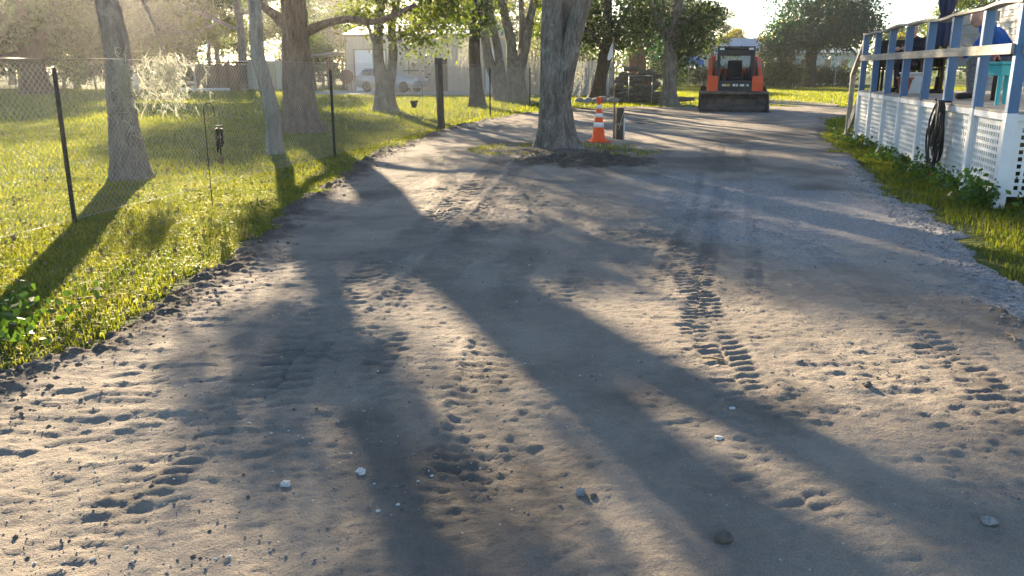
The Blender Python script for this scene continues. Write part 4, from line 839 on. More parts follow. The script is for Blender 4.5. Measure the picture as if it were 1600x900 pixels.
# far buildings on the right
def gable(name, label, px0, px1, Y, h, rise, dep, mw, mr, ribs=True):
    a, b_ = at(px0,130,Y).x, at(px1,130,Y).x; W = b_-a; T = thing(name, label, 'building', (a, Y, 0))
    MB().box(0, W, .06, dep, -.05, h).build('wall', mw, T)
    n_ = max(2, int(W/1.2))
    for i in range(n_): MB().box(i*W/n_+.015, (i+1)*W/n_-.015, .0, .058, 0, h-.02).build('wall_panel', mw, T)
    mb = MB(); mb.add([(-.3,-.4,h),(W+.3,-.4,h),(W+.3,dep/2,h+rise),(-.3,dep/2,h+rise),(-.3,dep+.4,h),(W+.3,dep+.4,h),(-.3,-.4,h-.1),(W+.3,-.4,h-.1),(-.3,dep+.4,h-.1),(W+.3,dep+.4,h-.1)], [(0,1,2,3),(3,2,5,4),(6,7,1,0),(8,9,5,4),(6,0,3,4,8),(7,9,5,2,1)]); mb.build('roof', mr, T)
    return T, W
T, W = gable('long_outbuilding', 'long low white outbuilding behind the hedge under the big tree', 1212, 1335, 80, 2.9, .6, 6, 'offwhite', 'roof_metal')
for x in (2.2,4.4,6.0): 
    o = MB().box(x, x+.55, -.03, .03, 1.2, 2.3).build('window', 'glass_dark', T); MB().box(x-.05, x+.6, -.05, -.031, 1.12, 1.19).build('sill', 'offwhite', o)
T, W = gable('pale_blue_house', 'pale blue house with bright metal roof seen past the loader cab', 1088, 1206, 92, 3.0, 1.7, 8, 'bluewhite', 'roof_metal')
for x in (1.2,6.2): 
    o = MB().box(x, x+.9, -.03, .03, 1.0, 2.2).build('window', 'glass_dark', T); MB().box(x-.06, x+.96, -.06, -.031, .92, .99).build('sill', 'offwhite', o)
p0 = at(1062,130,76); T = thing('blue_canopy', 'bright blue tarpaulin canopy behind the hedge', 'canopy', (p0.x, 76, 0)); 
for x in (0,1.75):
    for y in (0,1.8): MB().box(x, x+.06, y, y+.06, -.05, 2.2).build('post', 'roof_metal', T)
mb = MB(); mb.add([(-.2,-.2,2.2),(2.0,-.2,2.15),(2.0,2,2.2),(-.2,2,2.2),(.9,.9,2.75),(-.2,-.2,1.75),(2.0,-.2,1.7),(2.0,2,1.75),(-.2,2,1.75)], [(0,1,4),(1,2,4),(2,3,4),(3,0,4),(5,6,1,0),(6,7,2,1),(7,8,3,2),(8,5,0,3)]); mb.build('tarpaulin', 'blue_tarp', T)
MB().box(.1, 1.6, .5, .56, .3, 1.5).build('side_curtain', 'blue_tarp', T)
# far wire fence posts along hedge
for i, px in enumerate((1075, 1304)):
    q = at(px,131,70.5); o = MB().tube([(0,0,-.1),(0,0,1.6)], .035, 8).build('fence_post', 'wire'); o.location = (q.x, 70.5, 0); tag(o, ['grey steel fence post at the left end of the hedge','grey steel fence post before the hedge right of the big tree'][i], 'post')

# ------------------------------------------------------------------ silver car at the workshop
q = at(613,145,54.3); CAR = thing('parked_car', 'silver estate car parked by the white roll up door', 'car', (q.x, 54.3, .05), R(-25))
prof = [(-2.2,.32),(-2.22,.75),(-2.12,.98),(-1.95,1.02),(-1.72,1.36),(-1.55,1.45),(-.3,1.48),(.35,1.42),(1.05,1.02),(1.95,.9),(2.2,.7),(2.22,.35),(1.9,.25),(-1.9,.25)]
bm = bmesh.new(); rows = []
for x in (-.86,-.8,-.4,.4,.8,.86):
    inset = 1.0 if abs(x) < .82 else .985
    row = []
    for (yy, zz) in prof:
        tx = x*(1-.22*max(0, zz-.95)/.5)
        row.append(bm.verts.new((yy*inset, tx, zz if abs(x) < .82 else zz*.99+.005)))
    rows.append(row)
k = len(prof)
for i in range(len(rows)-1):
    for j in range(k): bm.faces.new((rows[i][j], rows[i][(j+1) % k], rows[i+1][(j+1) % k], rows[i+1][j]))
bm.faces.new(rows[0][::-1]); bm.faces.new(rows[-1]); mb = MB(); mb.bm(bm); CB = mb.build('body', 'silver', CAR, True)
for sx in (-1,1):
    yb = lambda z: sx*(.868*(1-.22*max(0,z-.95)/.5))
    for (pa) in ([(-1.75,1.04),(-1.58,1.34),(-1.0,1.40),(-1.0,1.03)], [(-.94,1.03),(-.94,1.40),(-.05,1.41),(-.05,1.03)], [(.01,1.03),(.01,1.41),(.3,1.37),(.86,1.04)]):
        mb = MB(); mb.add([(y_, yb(z_)+sx*.006, z_) for y_, z_ in pa]+[(y_, yb(z_)-sx*.03, z_) for y_, z_ in pa], [(0,1,2,3),(7,6,5,4),(0,4,5,1),(1,5,6,2),(2,6,7,3),(3,7,4,0)]); mb.build('side_window', 'glass_dark', CAR)
    for yw in (-1.35,1.38):
        Wl = MB(); Wl.lathe([(.19,-.1),(.31,-.1),(.33,-.06),(.33,.06),(.31,.1),(.19,.1)], 24, (yw, sx*.78, .33), 'Y'); wo = Wl.build('wheel', 'rubber', CAR, True)
        MB().lathe([(.02,-.03),(.19,-.05),(.2,.0),(.2,.08),(.02,.06)] if sx > 0 else [(.02,-.06),(.2,-.08),(.2,.0),(.19,.05),(.02,.03)], 18, (yw, sx*.8, .33), 'Y').build('rim', 'bare_steel', wo)
    MB().bevbox(-2.25,-2.08, sx*.62-.16, sx*.62+.16, .78, .98, .03).build('tail_light', 'red_lamp', CAR)
    MB().bevbox(2.02,2.2, sx*.6-.18, sx*.6+.18, .68, .84, .03).build('headlight', 'white_metal', CAR)
mb = MB(); mb.add([(-2.0,-.64,1.05),(-2.0,.64,1.05),(-1.76,.6,1.36),(-1.76,-.6,1.36),(-1.9,-.64,1.05),(-1.9,.64,1.05),(-1.66,.6,1.36),(-1.66,-.6,1.36)], [(0,1,2,3),(7,6,5,4),(0,4,5,1),(1,5,6,2),(2,6,7,3),(3,7,4,0)]); 
for i in range(len(mb.v)): mb.v[i] = (mb.v[i][0]-.03, mb.v[i][1], mb.v[i][2])
mb.build('rear_window', 'glass_dark', CAR)
MB().bevbox(-2.3,-2.1,-.8,.8,.36,.58,.04).build('bumper', 'silver', CAR); MB().box(-2.27,-2.2,-.26,.26,.62,.74).build('number_plate', 'offwhite', CAR)

# ------------------------------------------------------------------ compact track loader
LZ = .05; LD = thing('track_loader', 'orange compact track loader with wide dark bucket facing the driveway', 'loader', (7.55, 29.0, LZ), R(-12.5))
# bucket: curved shell, front at -y
sec = [(-.02,.0)]; 
inner = [(-.95,.02),(-.35,.03),(-.12,.12),(-.02,.28),(-.03,.45),(-.10,.60),(-.16,.66)]
outer = [(-.14,.68),(-.05,.60),(.03,.45),(.04,.27),(-.06,.08),(-.33,-.01),(-.95,0.0)]
BK = MB().prism([(y-.0, z) for y, z in inner]+outer, -1.09, 1.09).build('bucket', 'bucket', LD)
for sx in (-1,1):
    x = sx*1.09; MB().prism([(-.93,.0),(-.35,-.0),(-.06,.08),(.04,.27),(.03,.46),(-.14,.68),(-.26,.66),(-.62,.28)], x-.018+sx*.016, x+.018+sx*.016).build('side_plate', 'bucket', BK)
MB().prism([(-1.06,.0),(-.93,.035),(-.88,.035),(-.88,-.002)], -1.1, 1.1).build('cutting_edge', 'bare_steel', BK)
MB().bevbox(-1.09,1.09,-.30,-.12,.60,.70,.012).build('top_lip', 'bucket', BK)
for x in (-.35,.18): MB().bevbox(x,x+.2,-.12,.16,.55,.73,.02).build('coupler', 'black_metal', BK)
# tracks and undercarriage
for sx in (-1,1):
    tp = []
    for k in range(28):
        a = 2*math.pi*k/28; tp.append((1.15+ (0.95 if math.cos(a) > 0 else -.72) + .27*math.cos(a), .32+.30*math.sin(a)+(.16 if math.cos(a) > 0 and math.sin(a) > 0 else 0)))
    TRK = MB().prism(tp, sx*.93-.2, sx*.93+.2).build('track', 'rubber', LD)
    mb = MB()
    for k in range(-1, 27):
        (ya, za), (yb_, zb) = tp[k], tp[k+1]
        for t in (.1,.6) if math.hypot(yb_-ya, zb-za) < .4 else np.arange(.03,.97,.07):
            yy, zz = ya+(yb_-ya)*t, za+(zb-za)*t; a = math.atan2(zb-za, yb_-ya); mb.box(-.2,.2,-.03,.03,-.01,.03, Matrix.Translation((sx*.93,yy,zz)) @ Matrix.Rotation(a+math.pi, 4, 'X'))
    tag(mb.build('lugs', 'rubber', TRK), kind='stuff')
    for yy, r in ((.42,.2),(.85,.14),(1.25,.14),(1.65,.14),(2.05,.25)): MB().lathe([(.02,-.03),(r,-.03),(r,.03),(.02,.03)], 18, (sx*1.15, yy, .30 if r < .24 else .42), 'X').build('roller', 'black_metal', TRK)
# chassis
MB().bevbox(-.72,.72,.15,2.35,.3,.95,.04).build('chassis', 'black_metal', LD)
MB().bevbox(-.7,.7,1.75,2.55,.6,1.45,.08).build('engine_cover', 'orange', LD)
for sx in (-1,1):
    MB().prism([(.05,.45),(.05,.98),(.22,1.18),(.75,1.20),(.9,.95),(.9,.45)], sx*.56-.0 if sx > 0 else -.92, .92 if sx > 0 else -.56).build('front_fender', 'orange', LD)
    # lift arm: up at the rear, sloping down to the bucket
    arm = [(.06,.42),(.16,.52),(.32,1.0),(1.0,1.46),(2.0,1.80),(2.45,1.74),(2.5,1.5),(2.1,1.52),(1.1,1.22),(.52,.86),(.3,.36),(.1,.26)]
    AR = MB().prism(arm, sx*.84-.07, sx*.84+.07).build('lift_arm', 'orange', LD)
    MB().tube([(sx*.84,1.4,.95),(sx*.84,1.9,1.35)], .05, 10).build('lift_cylinder', 'bare_steel', AR)
    MB().prism([(1.9,1.0),(1.9,1.84),(2.2,1.9),(2.6,1.8),(2.6,1.0)], sx*.72-.07, sx*.72+.07).build('rear_tower', 'orange', LD)
    mb = MB(); mb.tube([(sx*.73,.5,1.2),(sx*.72,.62,1.5),(sx*.71,.95,1.72)], .02, 6); mb.tube([(sx*.70,.55,1.2),(sx*.69,.7,1.45),(sx*.68,1.0,1.68)], .018, 6); mb.build('hydraulic_hose', 'hose', LD, True)
# cab frame with open front
CF = MB()
for sx in (-1,1):
    CF.prism([(.30,.95),(.42,.95),(.62,2.08),(.50,2.16),(.44,2.14)], sx*.57-.05, sx*.57+.05)
    CF.prism([(1.55,.95),(1.68,.95),(1.62,2.14),(1.5,2.14)], sx*.57-.04, sx*.57+.04)
    CF.prism([(.46,2.0),(1.6,2.0),(1.6,2.10),(.46,2.10)], sx*.57-.04, sx*.57+.04)
    CF.prism([(.4,.95),(1.6,.95),(1.6,1.15),(.44,1.15)], sx*.57-.02, sx*.57+.02)
CFo = CF.build('cab_frame', 'black_metal', LD)
MB().bevbox(-.62,.62,.40,1.68,2.06,2.17,.03).build('cab_roof', 'black_metal', LD)
MB().bevbox(-.56,.56,.44,.56,1.86,2.07,.02).build('roof_header', 'black_metal', LD)
for sx in (-1,1):
    MB().bevbox(sx*.48-.08, sx*.48+.08, .39, .45, 2.05, 2.12, .012).build('work_light', 'white_metal', LD)
    mb = MB()
    for k in range(6): mb.box(sx*.575-.006, sx*.575+.006, .6+k*.16, .615+k*.16, 1.15, 2.0)
    mb.build('side_screen', 'black_metal', LD)
PN = MB().prism([(.18,.55),(.10,.60),(.16,1.02),(.34,1.05),(.34,.55)], -.54, .54).build('front_panel', 'black_metal', LD)
def decal(x0, x1, z0, z1, m): MB().box(x0, x1, .122, .15, z0, z1, ).build('decal', m, PN).location = (0, -.012, 0)
for x0, x1, m_ in ((-.42,-.37,'white_metal'),(-.35,-.30,'white_metal'),(-.28,-.23,'yellow'),(-.21,-.16,'yellow'),(-.07,.02,'white_metal'),(.05,.10,'white_metal'),(.17,.31,'white_metal'),(.38,.46,'offwhite')): decal(x0, x1, .855, .925, m_)
ST = MB().bevbox(-.27,.27,.75,1.25,1.0,1.18,.05).build('seat', 'black_cloth', LD, True); MB().bevbox(-.25,.25,1.15,1.3,1.12,1.72,.06).build('seat_back', 'black_cloth', LD, True)
MB().box(-.55,.55,.34,.4,.56,.98).build('footwell', 'black_metal', LD); MB().box(-.55,.55,.4,1.6,.951,.97).build('cab_floor', 'black_metal', LD)
for sx in (-1,1):
    MB().bevbox(sx*.4-.08, sx*.4+.08, .62, 1.15, 1.0, 1.3, .04).build('console', 'black_cloth', LD); MB().tube([(sx*.4,.72,1.28),(sx*.39,.68,1.42),(sx*.38,.68,1.48)], .025, 8).build('joystick', 'rubber', LD)
    mb = MB(); mb.tube([(sx*.46,.62,1.15),(sx*.44,.5,1.35),(sx*.47,.52,1.55)], .018, 6); mb.build('grab_bar', 'black_metal', LD, True)
MB().box(-.53,.53,1.6,1.612,1.3,1.98).build('rear_window', bpy.data.materials.get('x') or mat('cab_glass', (.75,.8,.82), .05), LD)
gm = bpy.data.materials['cab_glass'].node_tree.nodes['Principled BSDF']; gm.inputs['Transmission Weight'].default_value = 1.0; gm.inputs['IOR'].default_value = 1.05

# ------------------------------------------------------------------ traffic cone, stub post, flag pole
cz = hz(1.78,17.36); T = thing('traffic_cone', 'orange traffic cone with white reflective bands beside the forked oak', 'traffic cone', (1.78,17.36,cz), R(12))
mb = MB(); mb.bevbox(-.2,.2,-.2,.2,0,.035,.01); mb.lathe([(.17,.03),(.165,.06),(.15,.075)], 24); mb.build('base', 'cone', T)
def cr(z): return .138-.105*(z-.07)/.76
BODY = MB().lathe([(cr(z)*k, z) for z, k in ((.06,1.12),(.09,1),(.3,1),(.5,1),(.7,1),(.8,1),(.82,1.25),(.85,1.2),(.865,.8),(.895,.75),(.90,.3))], 28).build('body', 'cone', T, True)
for z0, z1 in ((.30,.40),(.50,.58),(.67,.75)): MB().lathe([(cr(z0)-.004,z0-.001),(cr(z0)+.003,z0),(cr(z1)+.003,z1),(cr(z1)-.004,z1+.001)], 28).build('reflective_band', 'cone_white', T, True)
mb = MB(); mb.prism([(-.004,.83),(.004,.83),(.004,.9),(-.004,.9)], -.06, .06); mb.build('top_tab', 'cone', T)
pz = hz(2.28,18.0); T = thing('stub_post', 'short dark square wooden post with white pipe strapped on', 'post', (2.28,18.0,pz), R(8))
MB().bevbox(-.075,.075,-.07,.07,-.1,.66,.01).build('post', 'dark_wood', T)
MB().tube([(.10,-.03,-.05),(.10,-.03,.2),(.105,-.03,.44)], .017, 10).build('pipe', 'pvc', T, True); MB().tube([(.105,-.03,.42),(.13,-.03,.43)], .02, 8).build('pipe_tap', 'pvc', T)
mb = MB(); mb.tube([(-.09,-.085,.33),(.12,-.085,.35)], .006, 5); mb.tube([(-.16,-.09,.30),(.1,-.09,.31)], .006, 5); mb.tube([(-.03,-.086,.2),(.02,-.086,.4),(.08,-.088,.62),(.09,-.08,.70)], .007, 6); mb.build('strap', 'string', T)
fz = hz(2.16,18.2); T = thing('flag_pole', 'bamboo pole with limp white rag flag behind the stub post', 'flag', (2.2,18.2,fz-.03))
MB().tube([(.0,0,-.1),(-.01,0,.7),(-.05,0,1.4),(-.075,0,2.12)], [.018,.017,.016,.013], 8).build('pole', 'stick', T, True)
vs = []; fs = []; nU, nV = 7, 9
for i in range(nU):
    for j in range(nV):
        u, v = i/(nU-1), j/(nV-1); vs.append((-.07+.01*v-.115*u*(.35+.9*v if v < .8 else 1.05), .02+.03*math.sin(u*7+v*2), 2.05-.08*u-.34*v*(1-.25*abs(u-.6))))
for i in range(nU-1):
    for j in range(nV-1): fs.append((i*nV+j,(i+1)*nV+j,(i+1)*nV+j+1,i*nV+j+1))
MB().add(vs, fs).build('flag', 'white_cloth', T, True, False)

# ------------------------------------------------------------------ timber heap and rack
hc = at(996,160,38.6); T = thing('timber_heap', 'dark heap of stacked old timber and roots under the trees', 'wood pile', (hc.x, 38.8, 0))
g = random.Random(9); LM = []
for k in range(4):
    mb = MB(); wood(mb, [(-.5,0,0,.12),(-.15,.02,.01,.13),(.2,-.02,0,.11),(.5,0,.02,.10)], 4, 10, rough=.25, seed=k*5); vs_ = len(mb.v); mb.f.append(tuple(range(9,-1,-1))); o = mb.build('log', 'log', None, True, False); LM.append(o.data); bpy.data.objects.remove(o)
for lv in range(9):
    z = .1+lv*.165; half = 1.05-.085*lv if lv < 6 else .62-.16*(lv-6); k = max(1, int(half*2/.55))
    for i in range(k+1):
        for dy in (-.25,.2):
            o = link('log', LM[g.randrange(4)], None, T); o.location = (-half+2*half*(i/max(1,k))*.95+g.uniform(-.1,.1), dy+g.uniform(-.12,.12), z+g.uniform(-.08,.08)); o.rotation_euler = (g.uniform(0,6), g.uniform(-.35,.35), g.uniform(-.6,.6)); s_ = g.uniform(.65,1.1); o.scale = (s_*.8, s_*.85, s_*.8)
for i in range(16):
    o = link('log', LM[g.randrange(4)], None, T); o.location = (g.uniform(-2.0,2.2), g.uniform(-.7,.3), .06+g.uniform(0,.12)); o.rotation_euler = (g.uniform(0,6), g.uniform(-.1,.1), g.uniform(-.7,.7)); s_ = g.uniform(.5,.8); o.scale = (s_*1.2, s_*.8, s_*.8)
T = thing('pipe_rack', 'thin grey pipe frame standing before the timber heap', 'frame', (hc.x-.08, 37.4, 0))
for x in (-.5,.52): MB().tube([(x,0,-.05),(x,0,1.18)], .02, 8).build('upright', 'wire', T, True)
MB().tube([(-.52,0,1.18),(.54,0,1.17)], .02, 8).build('crossbar', 'wire', T, True)
g2 = random.Random(4)
for i in range(5):
    x = at(905+i*13,160,38).x; bm = bmesh.new(); bmesh.ops.create_icosphere(bm, subdivisions=2, radius=.22+.08*g2.random())
    for v in bm.verts: v.co *= 1+.35*mnoise.noise(v.co*4+Vector((i*7,0,0)))
    for v in bm.verts: v.co.z *= .65
    o = MB().bm(bm).build('field_stone', 'stone_grey', None, True); o.location = (x, 38+g2.uniform(-.4,.4), .1); tag(o, 'rough grey stone in the row at the foot of the leaning oak', 'stone', 'stones by the leaning oak')

# ------------------------------------------------------------------ deck
DA = R(12.6); U = Vector((math.sin(DA), math.cos(DA), 0)); Vv = Vector((math.cos(DA), -math.sin(DA), 0)); D0 = Vector((5.38, 9.15, 0))
DK = thing('raised_deck', 'raised deck with blue grey railings and white lattice skirt', 'deck', D0, -DA)
def dw(x, y, z=0): return D0 + Vv*x + U*y + Vector((0,0,z))
FZ = 1.05; RZ = 2.20; MZ = 1.70; PS = [0, 1.2, 2.52, 3.8, 5.2, 6.5, 7.8, 9.1]; DW = 4.2
def railpost(x, y, far=0):
    PO = MB().bevbox(x-.055, x+.055, y-.05, y+.05, FZ-.02, RZ-.04, .006).build('rail_post', 'blue_paint', DK)
    MB().bevbox(x-.06, x+.06, y-.055, y+.055, -.12, FZ-.021, .006).build('skirt_post', 'white_paint', DK)
for i, y in enumerate(PS): railpost(0, y)
# intermediate balusters stand between posts toward the far end
for y in (1.75,): pass
for x in (1.4, 2.8, 4.2): railpost(x, 0)
def lattice(L, H, pitch=.078, hole=.046):
    """sheet with rows of square holes, 12 mm thick, in local x-z plane"""
    mb = MB(); nx = int((L-.06)/pitch); nz = int((H-.06)/pitch); mx = (L-nx*pitch)/2; mz = (H-nz*pitch)/2; b_ = (pitch-hole)/2
    xs = [0]+[mx+i*pitch for i in range(nx+1)]+[L]
    # vertical strips and horizontal strips butted so that no faces overlap
    mb.box(0, mx+b_, 0, .012, 0, H); mb.box(L-mx-b_, L, 0, .012, 0, H)
    for i in range(1, nx): mb.box(mx+i*pitch-b_, mx+i*pitch+b_, 0, .012, 0, H)
    for i in range(nx):
        x0, x1 = mx+i*pitch+b_, mx+(i+1)*pitch-b_
        mb.box(x0, x1, .001, .011, 0, mz+b_); mb.box(x0, x1, .001, .011, H-mz-b_, H)
        for j in range(1, nz): mb.box(x0, x1, .001, .011, mz+j*pitch-b_, mz+j*pitch+b_)
    return mb
for i in range(len(PS)-1):
    L = PS[i+1]-PS[i]-.12; o = lattice(L, .82).build('lattice_panel', 'white_lattice', DK, False, False); o.location = (.01, PS[i]+.06, .13); o.rotation_euler = (0,0,R(90))
for x0, x1 in ((0,1.4),(1.4,2.8),(2.8,4.2)):
    o = lattice(x1-x0-.12, .82).build('lattice_panel', 'white_lattice', DK, False, False); o.location = (x0+.06, -.006, .13)
# rim boards, cap rails, mid rails
MB().box(-.045,.04,.06,9.04,FZ-.10,FZ-.03).build('rim_board', 'white_paint', DK); MB().box(.06,DW,-.04,.04,FZ-.10,FZ-.03).build('rim_board', 'white_paint', DK)
for i in range(len(PS)-1):
    y0, y1 = PS[i], PS[i+1]; mb = MB(); k = 8; sag = .035*math.sin(i*1.9+1); tw = R(7*math.sin(i*2.3)); pr = []
    for j in range(k+1):
        t = j/k; y = y0+(y1-y0)*t; z = RZ-.035+sag*math.sin(math.pi*t); a = tw*math.sin(math.pi*t)
        pr.append([Vector((math.cos(a)*dx-math.sin(a)*dz, y, z+math.sin(a)*dx+math.cos(a)*dz)) for dx, dz in ((-.075,-.0),(.075,0),(.075,.034),(-.075,.034))])
    vs = [q for r_ in pr for q in r_]; fs = []
    for j in range(k):
        for c in range(4): fs.append((j*4+c, j*4+(c+1) % 4, (j+1)*4+(c+1) % 4, (j+1)*4+c))
    fs += [(3,2,1,0), tuple(k*4+c for c in range(4))]; mb.add(vs, fs).build('cap_rail', 'grey_wood', DK)
MB().bevbox(-.075,DW,-.075,.0751,RZ-.0345,RZ,.006).build('cap_rail', 'grey_wood', DK)
for i in range(0, len(PS)-1, 1): MB().bevbox(-.095,-.056, PS[i]-.02 if i else .0, PS[i+1]-.022, MZ-.055, MZ+.055, .005).build('mid_rail', 'grey_wood', DK)
MB().bevbox(.0,DW,-.09,-.052,MZ-.055,MZ+.055,.005).build('mid_rail', 'grey_wood', DK)
bm_ = MB().bevbox(.0,DW,.003,.137,FZ-.03,FZ,.004).build('deck_board', 'deck_wood', DK); bm_.location = (-.04,-.05,0)
for k in range(1, 66): o = link('deck_board', bm_.data, None, DK); o.location = (-.04, -.05+k*.14, 0)
for k in range(7): MB().box(.05,DW,.5+k*1.3,.55+k*1.3,FZ-.2,FZ-.032).build('joist', 'brown_wood', DK)
# stair rail at the far end, dropping beyond the last post
for x in (0, 1.2): 
    railpost(x, 10.3) if False else None
    MB().bevbox(x-.05,x+.05,10.25,10.35,-.1,1.35,.006).build('stair_post', 'grey_wood', DK)
    mb = MB(); mb.prism([(9.08,2.16),(10.42,1.36),(10.42,1.28),(9.08,2.06)], x-.045, x+.045); mb.build('stair_rail', 'grey_wood', DK)
    mb = MB(); mb.prism([(9.15,FZ),(10.75,.0),(10.75,-.1),(10.5,-.1),(9.15,.78)], x-.02, x+.02) ; mb.build('stringer', 'grey_wood', DK)
for k in range(5): MB().box(.03,1.17,9.2+k*.3,9.5+k*.3,FZ-.24-k*.2,FZ-.2-k*.2).build('step', 'deck_wood', DK)
MB().box(DW-.05,DW,.0,9.1,-.1,FZ-.11).build('back_skirt', 'white_paint', DK)

# house behind the deck
hl = dw(3.2, 5.6); HS = thing('clapboard_house', 'grey clapboard house standing along the back of the deck', 'house', dw(DW+.05, -3), -DA)
HL = 18.6
MB().box(.05, 7, 0, HL, -.1, 5.2).build('wall', 'siding', HS)
for k in range(34):
    z = -.0+k*.155; MB().prism([(.0,z),(-.028,z+.004),(-.006,z+.158),(.0,z+.158)], 0, HL-.12).build('clapboard', 'siding', HS)
for o in [c for c in HS.children if c.name.startswith('clapboard')]: o.rotation_euler = (0,0,R(90)); o.location = (.05,0,0)
for o in [c for c in HS.children if c.name.startswith('clapboard')]:
    for v in o.data.vertices: v.co.y = -v.co.y
MB().box(-.0,.06,HL-.119,HL+.01,-.1,5.2).build('corner_trim', 'offwhite', HS)
mb = MB(); mb.add([(-.5,-.3,5.1),(-.5,HL+.4,5.1),(3.5,HL+.4,6.9),(3.5,-.3,6.9),(7.4,HL+.4,5.1),(7.4,-.3,5.1),(-.5,-.3,5.0),(-.5,HL+.4,5.0),(7.4,HL+.4,5.0),(7.4,-.3,5.0)], [(0,1,2,3),(3,2,4,5),(0,6,7,1),(5,4,8,9),(1,7,8,4,2),(0,3,5,9,6)]); mb.build('roof', 'roof_metal', HS)
o = MB().box(-.03,.04,5,6.0,1.05,3.1).build('door', 'offwhite', HS); MB().box(-.06,-.031,5.1,5.16,2.0,2.1).build('handle', 'dark_iron', o)

# furniture on the deck
def dthing(name, label, cat, x, y, rz=0, group=None): return thing(name, label, cat, dw(x, y, FZ), -DA+rz, group)
T = dthing('patio_table', 'dark slatted patio table on the deck holding small things', 'table', 1.05, 7.9)
for k in range(9): MB().bevbox(-.55,.55,-.8+k*.18,-.63+k*.18,.71,.74,.006).build('slat', 'dark_iron', T)
for x in (-.48,.48):
    for y in (-.7,.7): MB().bevbox(x-.03,x+.03,y-.03,y+.03,0,.71,.005).build('leg', 'dark_iron', T)
mb = MB(); mb.box(-.5,.5,-.72,-.68,.62,.70); mb.box(-.5,.5,.68,.72,.62,.70); mb.build('apron', 'dark_iron', T)
# folded umbrella
q = dw(1.05, 4.3); T = thing('patio_umbrella', 'folded navy patio umbrella tied in the middle', 'umbrella', dw(1.0,7.2,FZ), -DA)
MB().tube([(0,0,.02),(0,0,2.4)], .02, 10).build('pole', 'dark_iron', T); MB().lathe([(.02,0),(.24,.0),(.24,.05),(.05,.08),(.04,.3),(.02,.3)], 20).build('base', 'dark_iron', T, True)
vs = []; fs = []; nz, na_ = 16, 32; prof = [(.05,.72),(.10,.78),(.17,.85),(.20,1.0),(.19,1.15),(.14,1.28),(.09,1.37),(.075,1.41),(.10,1.47),(.13,1.6),(.12,1.8),(.10,2.0),(.07,2.2),(.04,2.35),(.012,2.42)]
for r_, z_ in prof:
    for k in range(na_): a = 2*math.pi*k/na_; q_ = r_*(1+.22*math.cos(8*a+z_)); vs.append((q_*math.cos(a), q_*math.sin(a), z_))
for i in range(len(prof)-1):
    for k in range(na_): fs.append((i*na_+k, i*na_+(k+1) % na_, (i+1)*na_+(k+1) % na_, (i+1)*na_+k))
CN = MB().add(vs, fs).build('canopy', 'navy', T, True, False); MB().lathe([(.085,1.39),(.09,1.41),(.085,1.43)], 20).build('tie_strap', 'black_cloth', CN)
# bench with broad grey boards
T = dthing('deck_bench', 'grey board bench with tall slatted back on the deck', 'bench', .95, 5.1, R(4))
for k in range(5): MB().bevbox(-.05+.02*k,-.02+.02*k,-.72,.72,.48+k*.165,.635+k*.165,.006).build('back_board', 'grey_board', T)
for k in range(4): MB().bevbox(.0+k*.125,.115+k*.125,-.72,.72,.42,.45,.005).build('seat_board', 'grey_board', T)
for y in (-.66,.66):
    MB().bevbox(-.05,-.0,y-.03,y+.03,0,.5,.005).build('leg', 'dark_iron', T); MB().bevbox(.42,.47,y-.03,y+.03,0,.42,.005).build('leg', 'dark_iron', T); MB().bevbox(-.02,.5,y-.035,y+.035,.64,.68,.006).build('arm_rest', 'grey_board', T)
def chair(name, label, x, y, rz, m, group=None, wide=.5):
    T = dthing(name, label, 'chair', x, y, rz, group)
    MB().bevbox(-.25,.25,-.24,.24,.41,.45,.015).build('seat', m, T)
    for k in range(4): MB().bevbox(-.24+k*.125,-.135+k*.125,.22,.245,.47,.95,.008, Matrix.Translation((0,.0,0)) @ Matrix.Shear('XY', 4, (0,0))).build('back_slat', m, T)
    MB().bevbox(-.26,.26,.215,.255,.90,.99,.012).build('top_rail', m, T)
    for sx in (-1,1):
        MB().bevbox(sx*.25-.025,sx*.25+.025,-.24,-.19,0,.62,.006).build('leg', m, T); MB().bevbox(sx*.25-.025,sx*.25+.025,.2,.25,0,.92,.006).build('leg', m, T); MB().bevbox(sx*.27-.04,sx*.27+.04,-.27,.25,.62,.65,.008).build('arm_rest', m, T)
    return T
chair('patio_chair', 'dark patio chair at the far end of the deck table', .5, 8.55, R(160), 'dark_iron')
chair('patio_chair', 'dark patio chair pulled up under the person with grey beard', .72, 7.2, R(-70), 'dark_iron')
T = dthing('side_table', 'low turquoise plastic side table beside the person in blue', 'table', .45, 1.85, R(20))
MB().bevbox(-.22,.22,-.22,.22,.49,.53,.015).build('top', 'teal', T); MB().bevbox(-.2,.2,-.2,.2,.36,.489,.01).build('apron', 'teal', T)
for sx in (-1,1):
    for sy in (-1,1): MB().tube([(sx*.2,sy*.2,0),(sx*.17,sy*.17,.37)], [.022,.03], 8).build('leg', 'teal', T)
chair('patio_chair', 'dark patio chair under the person in the blue jacket', 1.02, 3.6, R(-90), 'dark_iron')
T = dthing('planter_pot', 'terracotta pot standing on the deck edge', 'pot', .3, 6.55)
mb = MB(); mb.lathe([(.09,0),(.13,.26),(.15,.26),(.15,.3),(.12,.3),(.11,.26)], 20); mb.build('pot', 'terracotta', T, True); MB().lathe([(.01,.265),(.115,.27),(.01,.275)], 16).build('soil', 'clod', T)
T = dthing('storage_bin', 'white storage bin with lid on the deck floor', 'bin', .5, 6.75); MB().bevbox(-.2,.2,-.28,.28,0,.34,.02).build('box', 'bluewhite', T); MB().bevbox(-.22,.22,-.3,.3,.341,.38,.012).build('lid', 'offwhite', T)
T = dthing('yellow_cushion', 'yellow cushion propped beside the folded umbrella', 'cushion', 1.1, 6.95); o = MB().bevbox(-.18,.18,-.06,.06,.76,1.1,.05).build('cushion', 'yellow', T, True); o.rotation_euler = (R(-12),0,0)
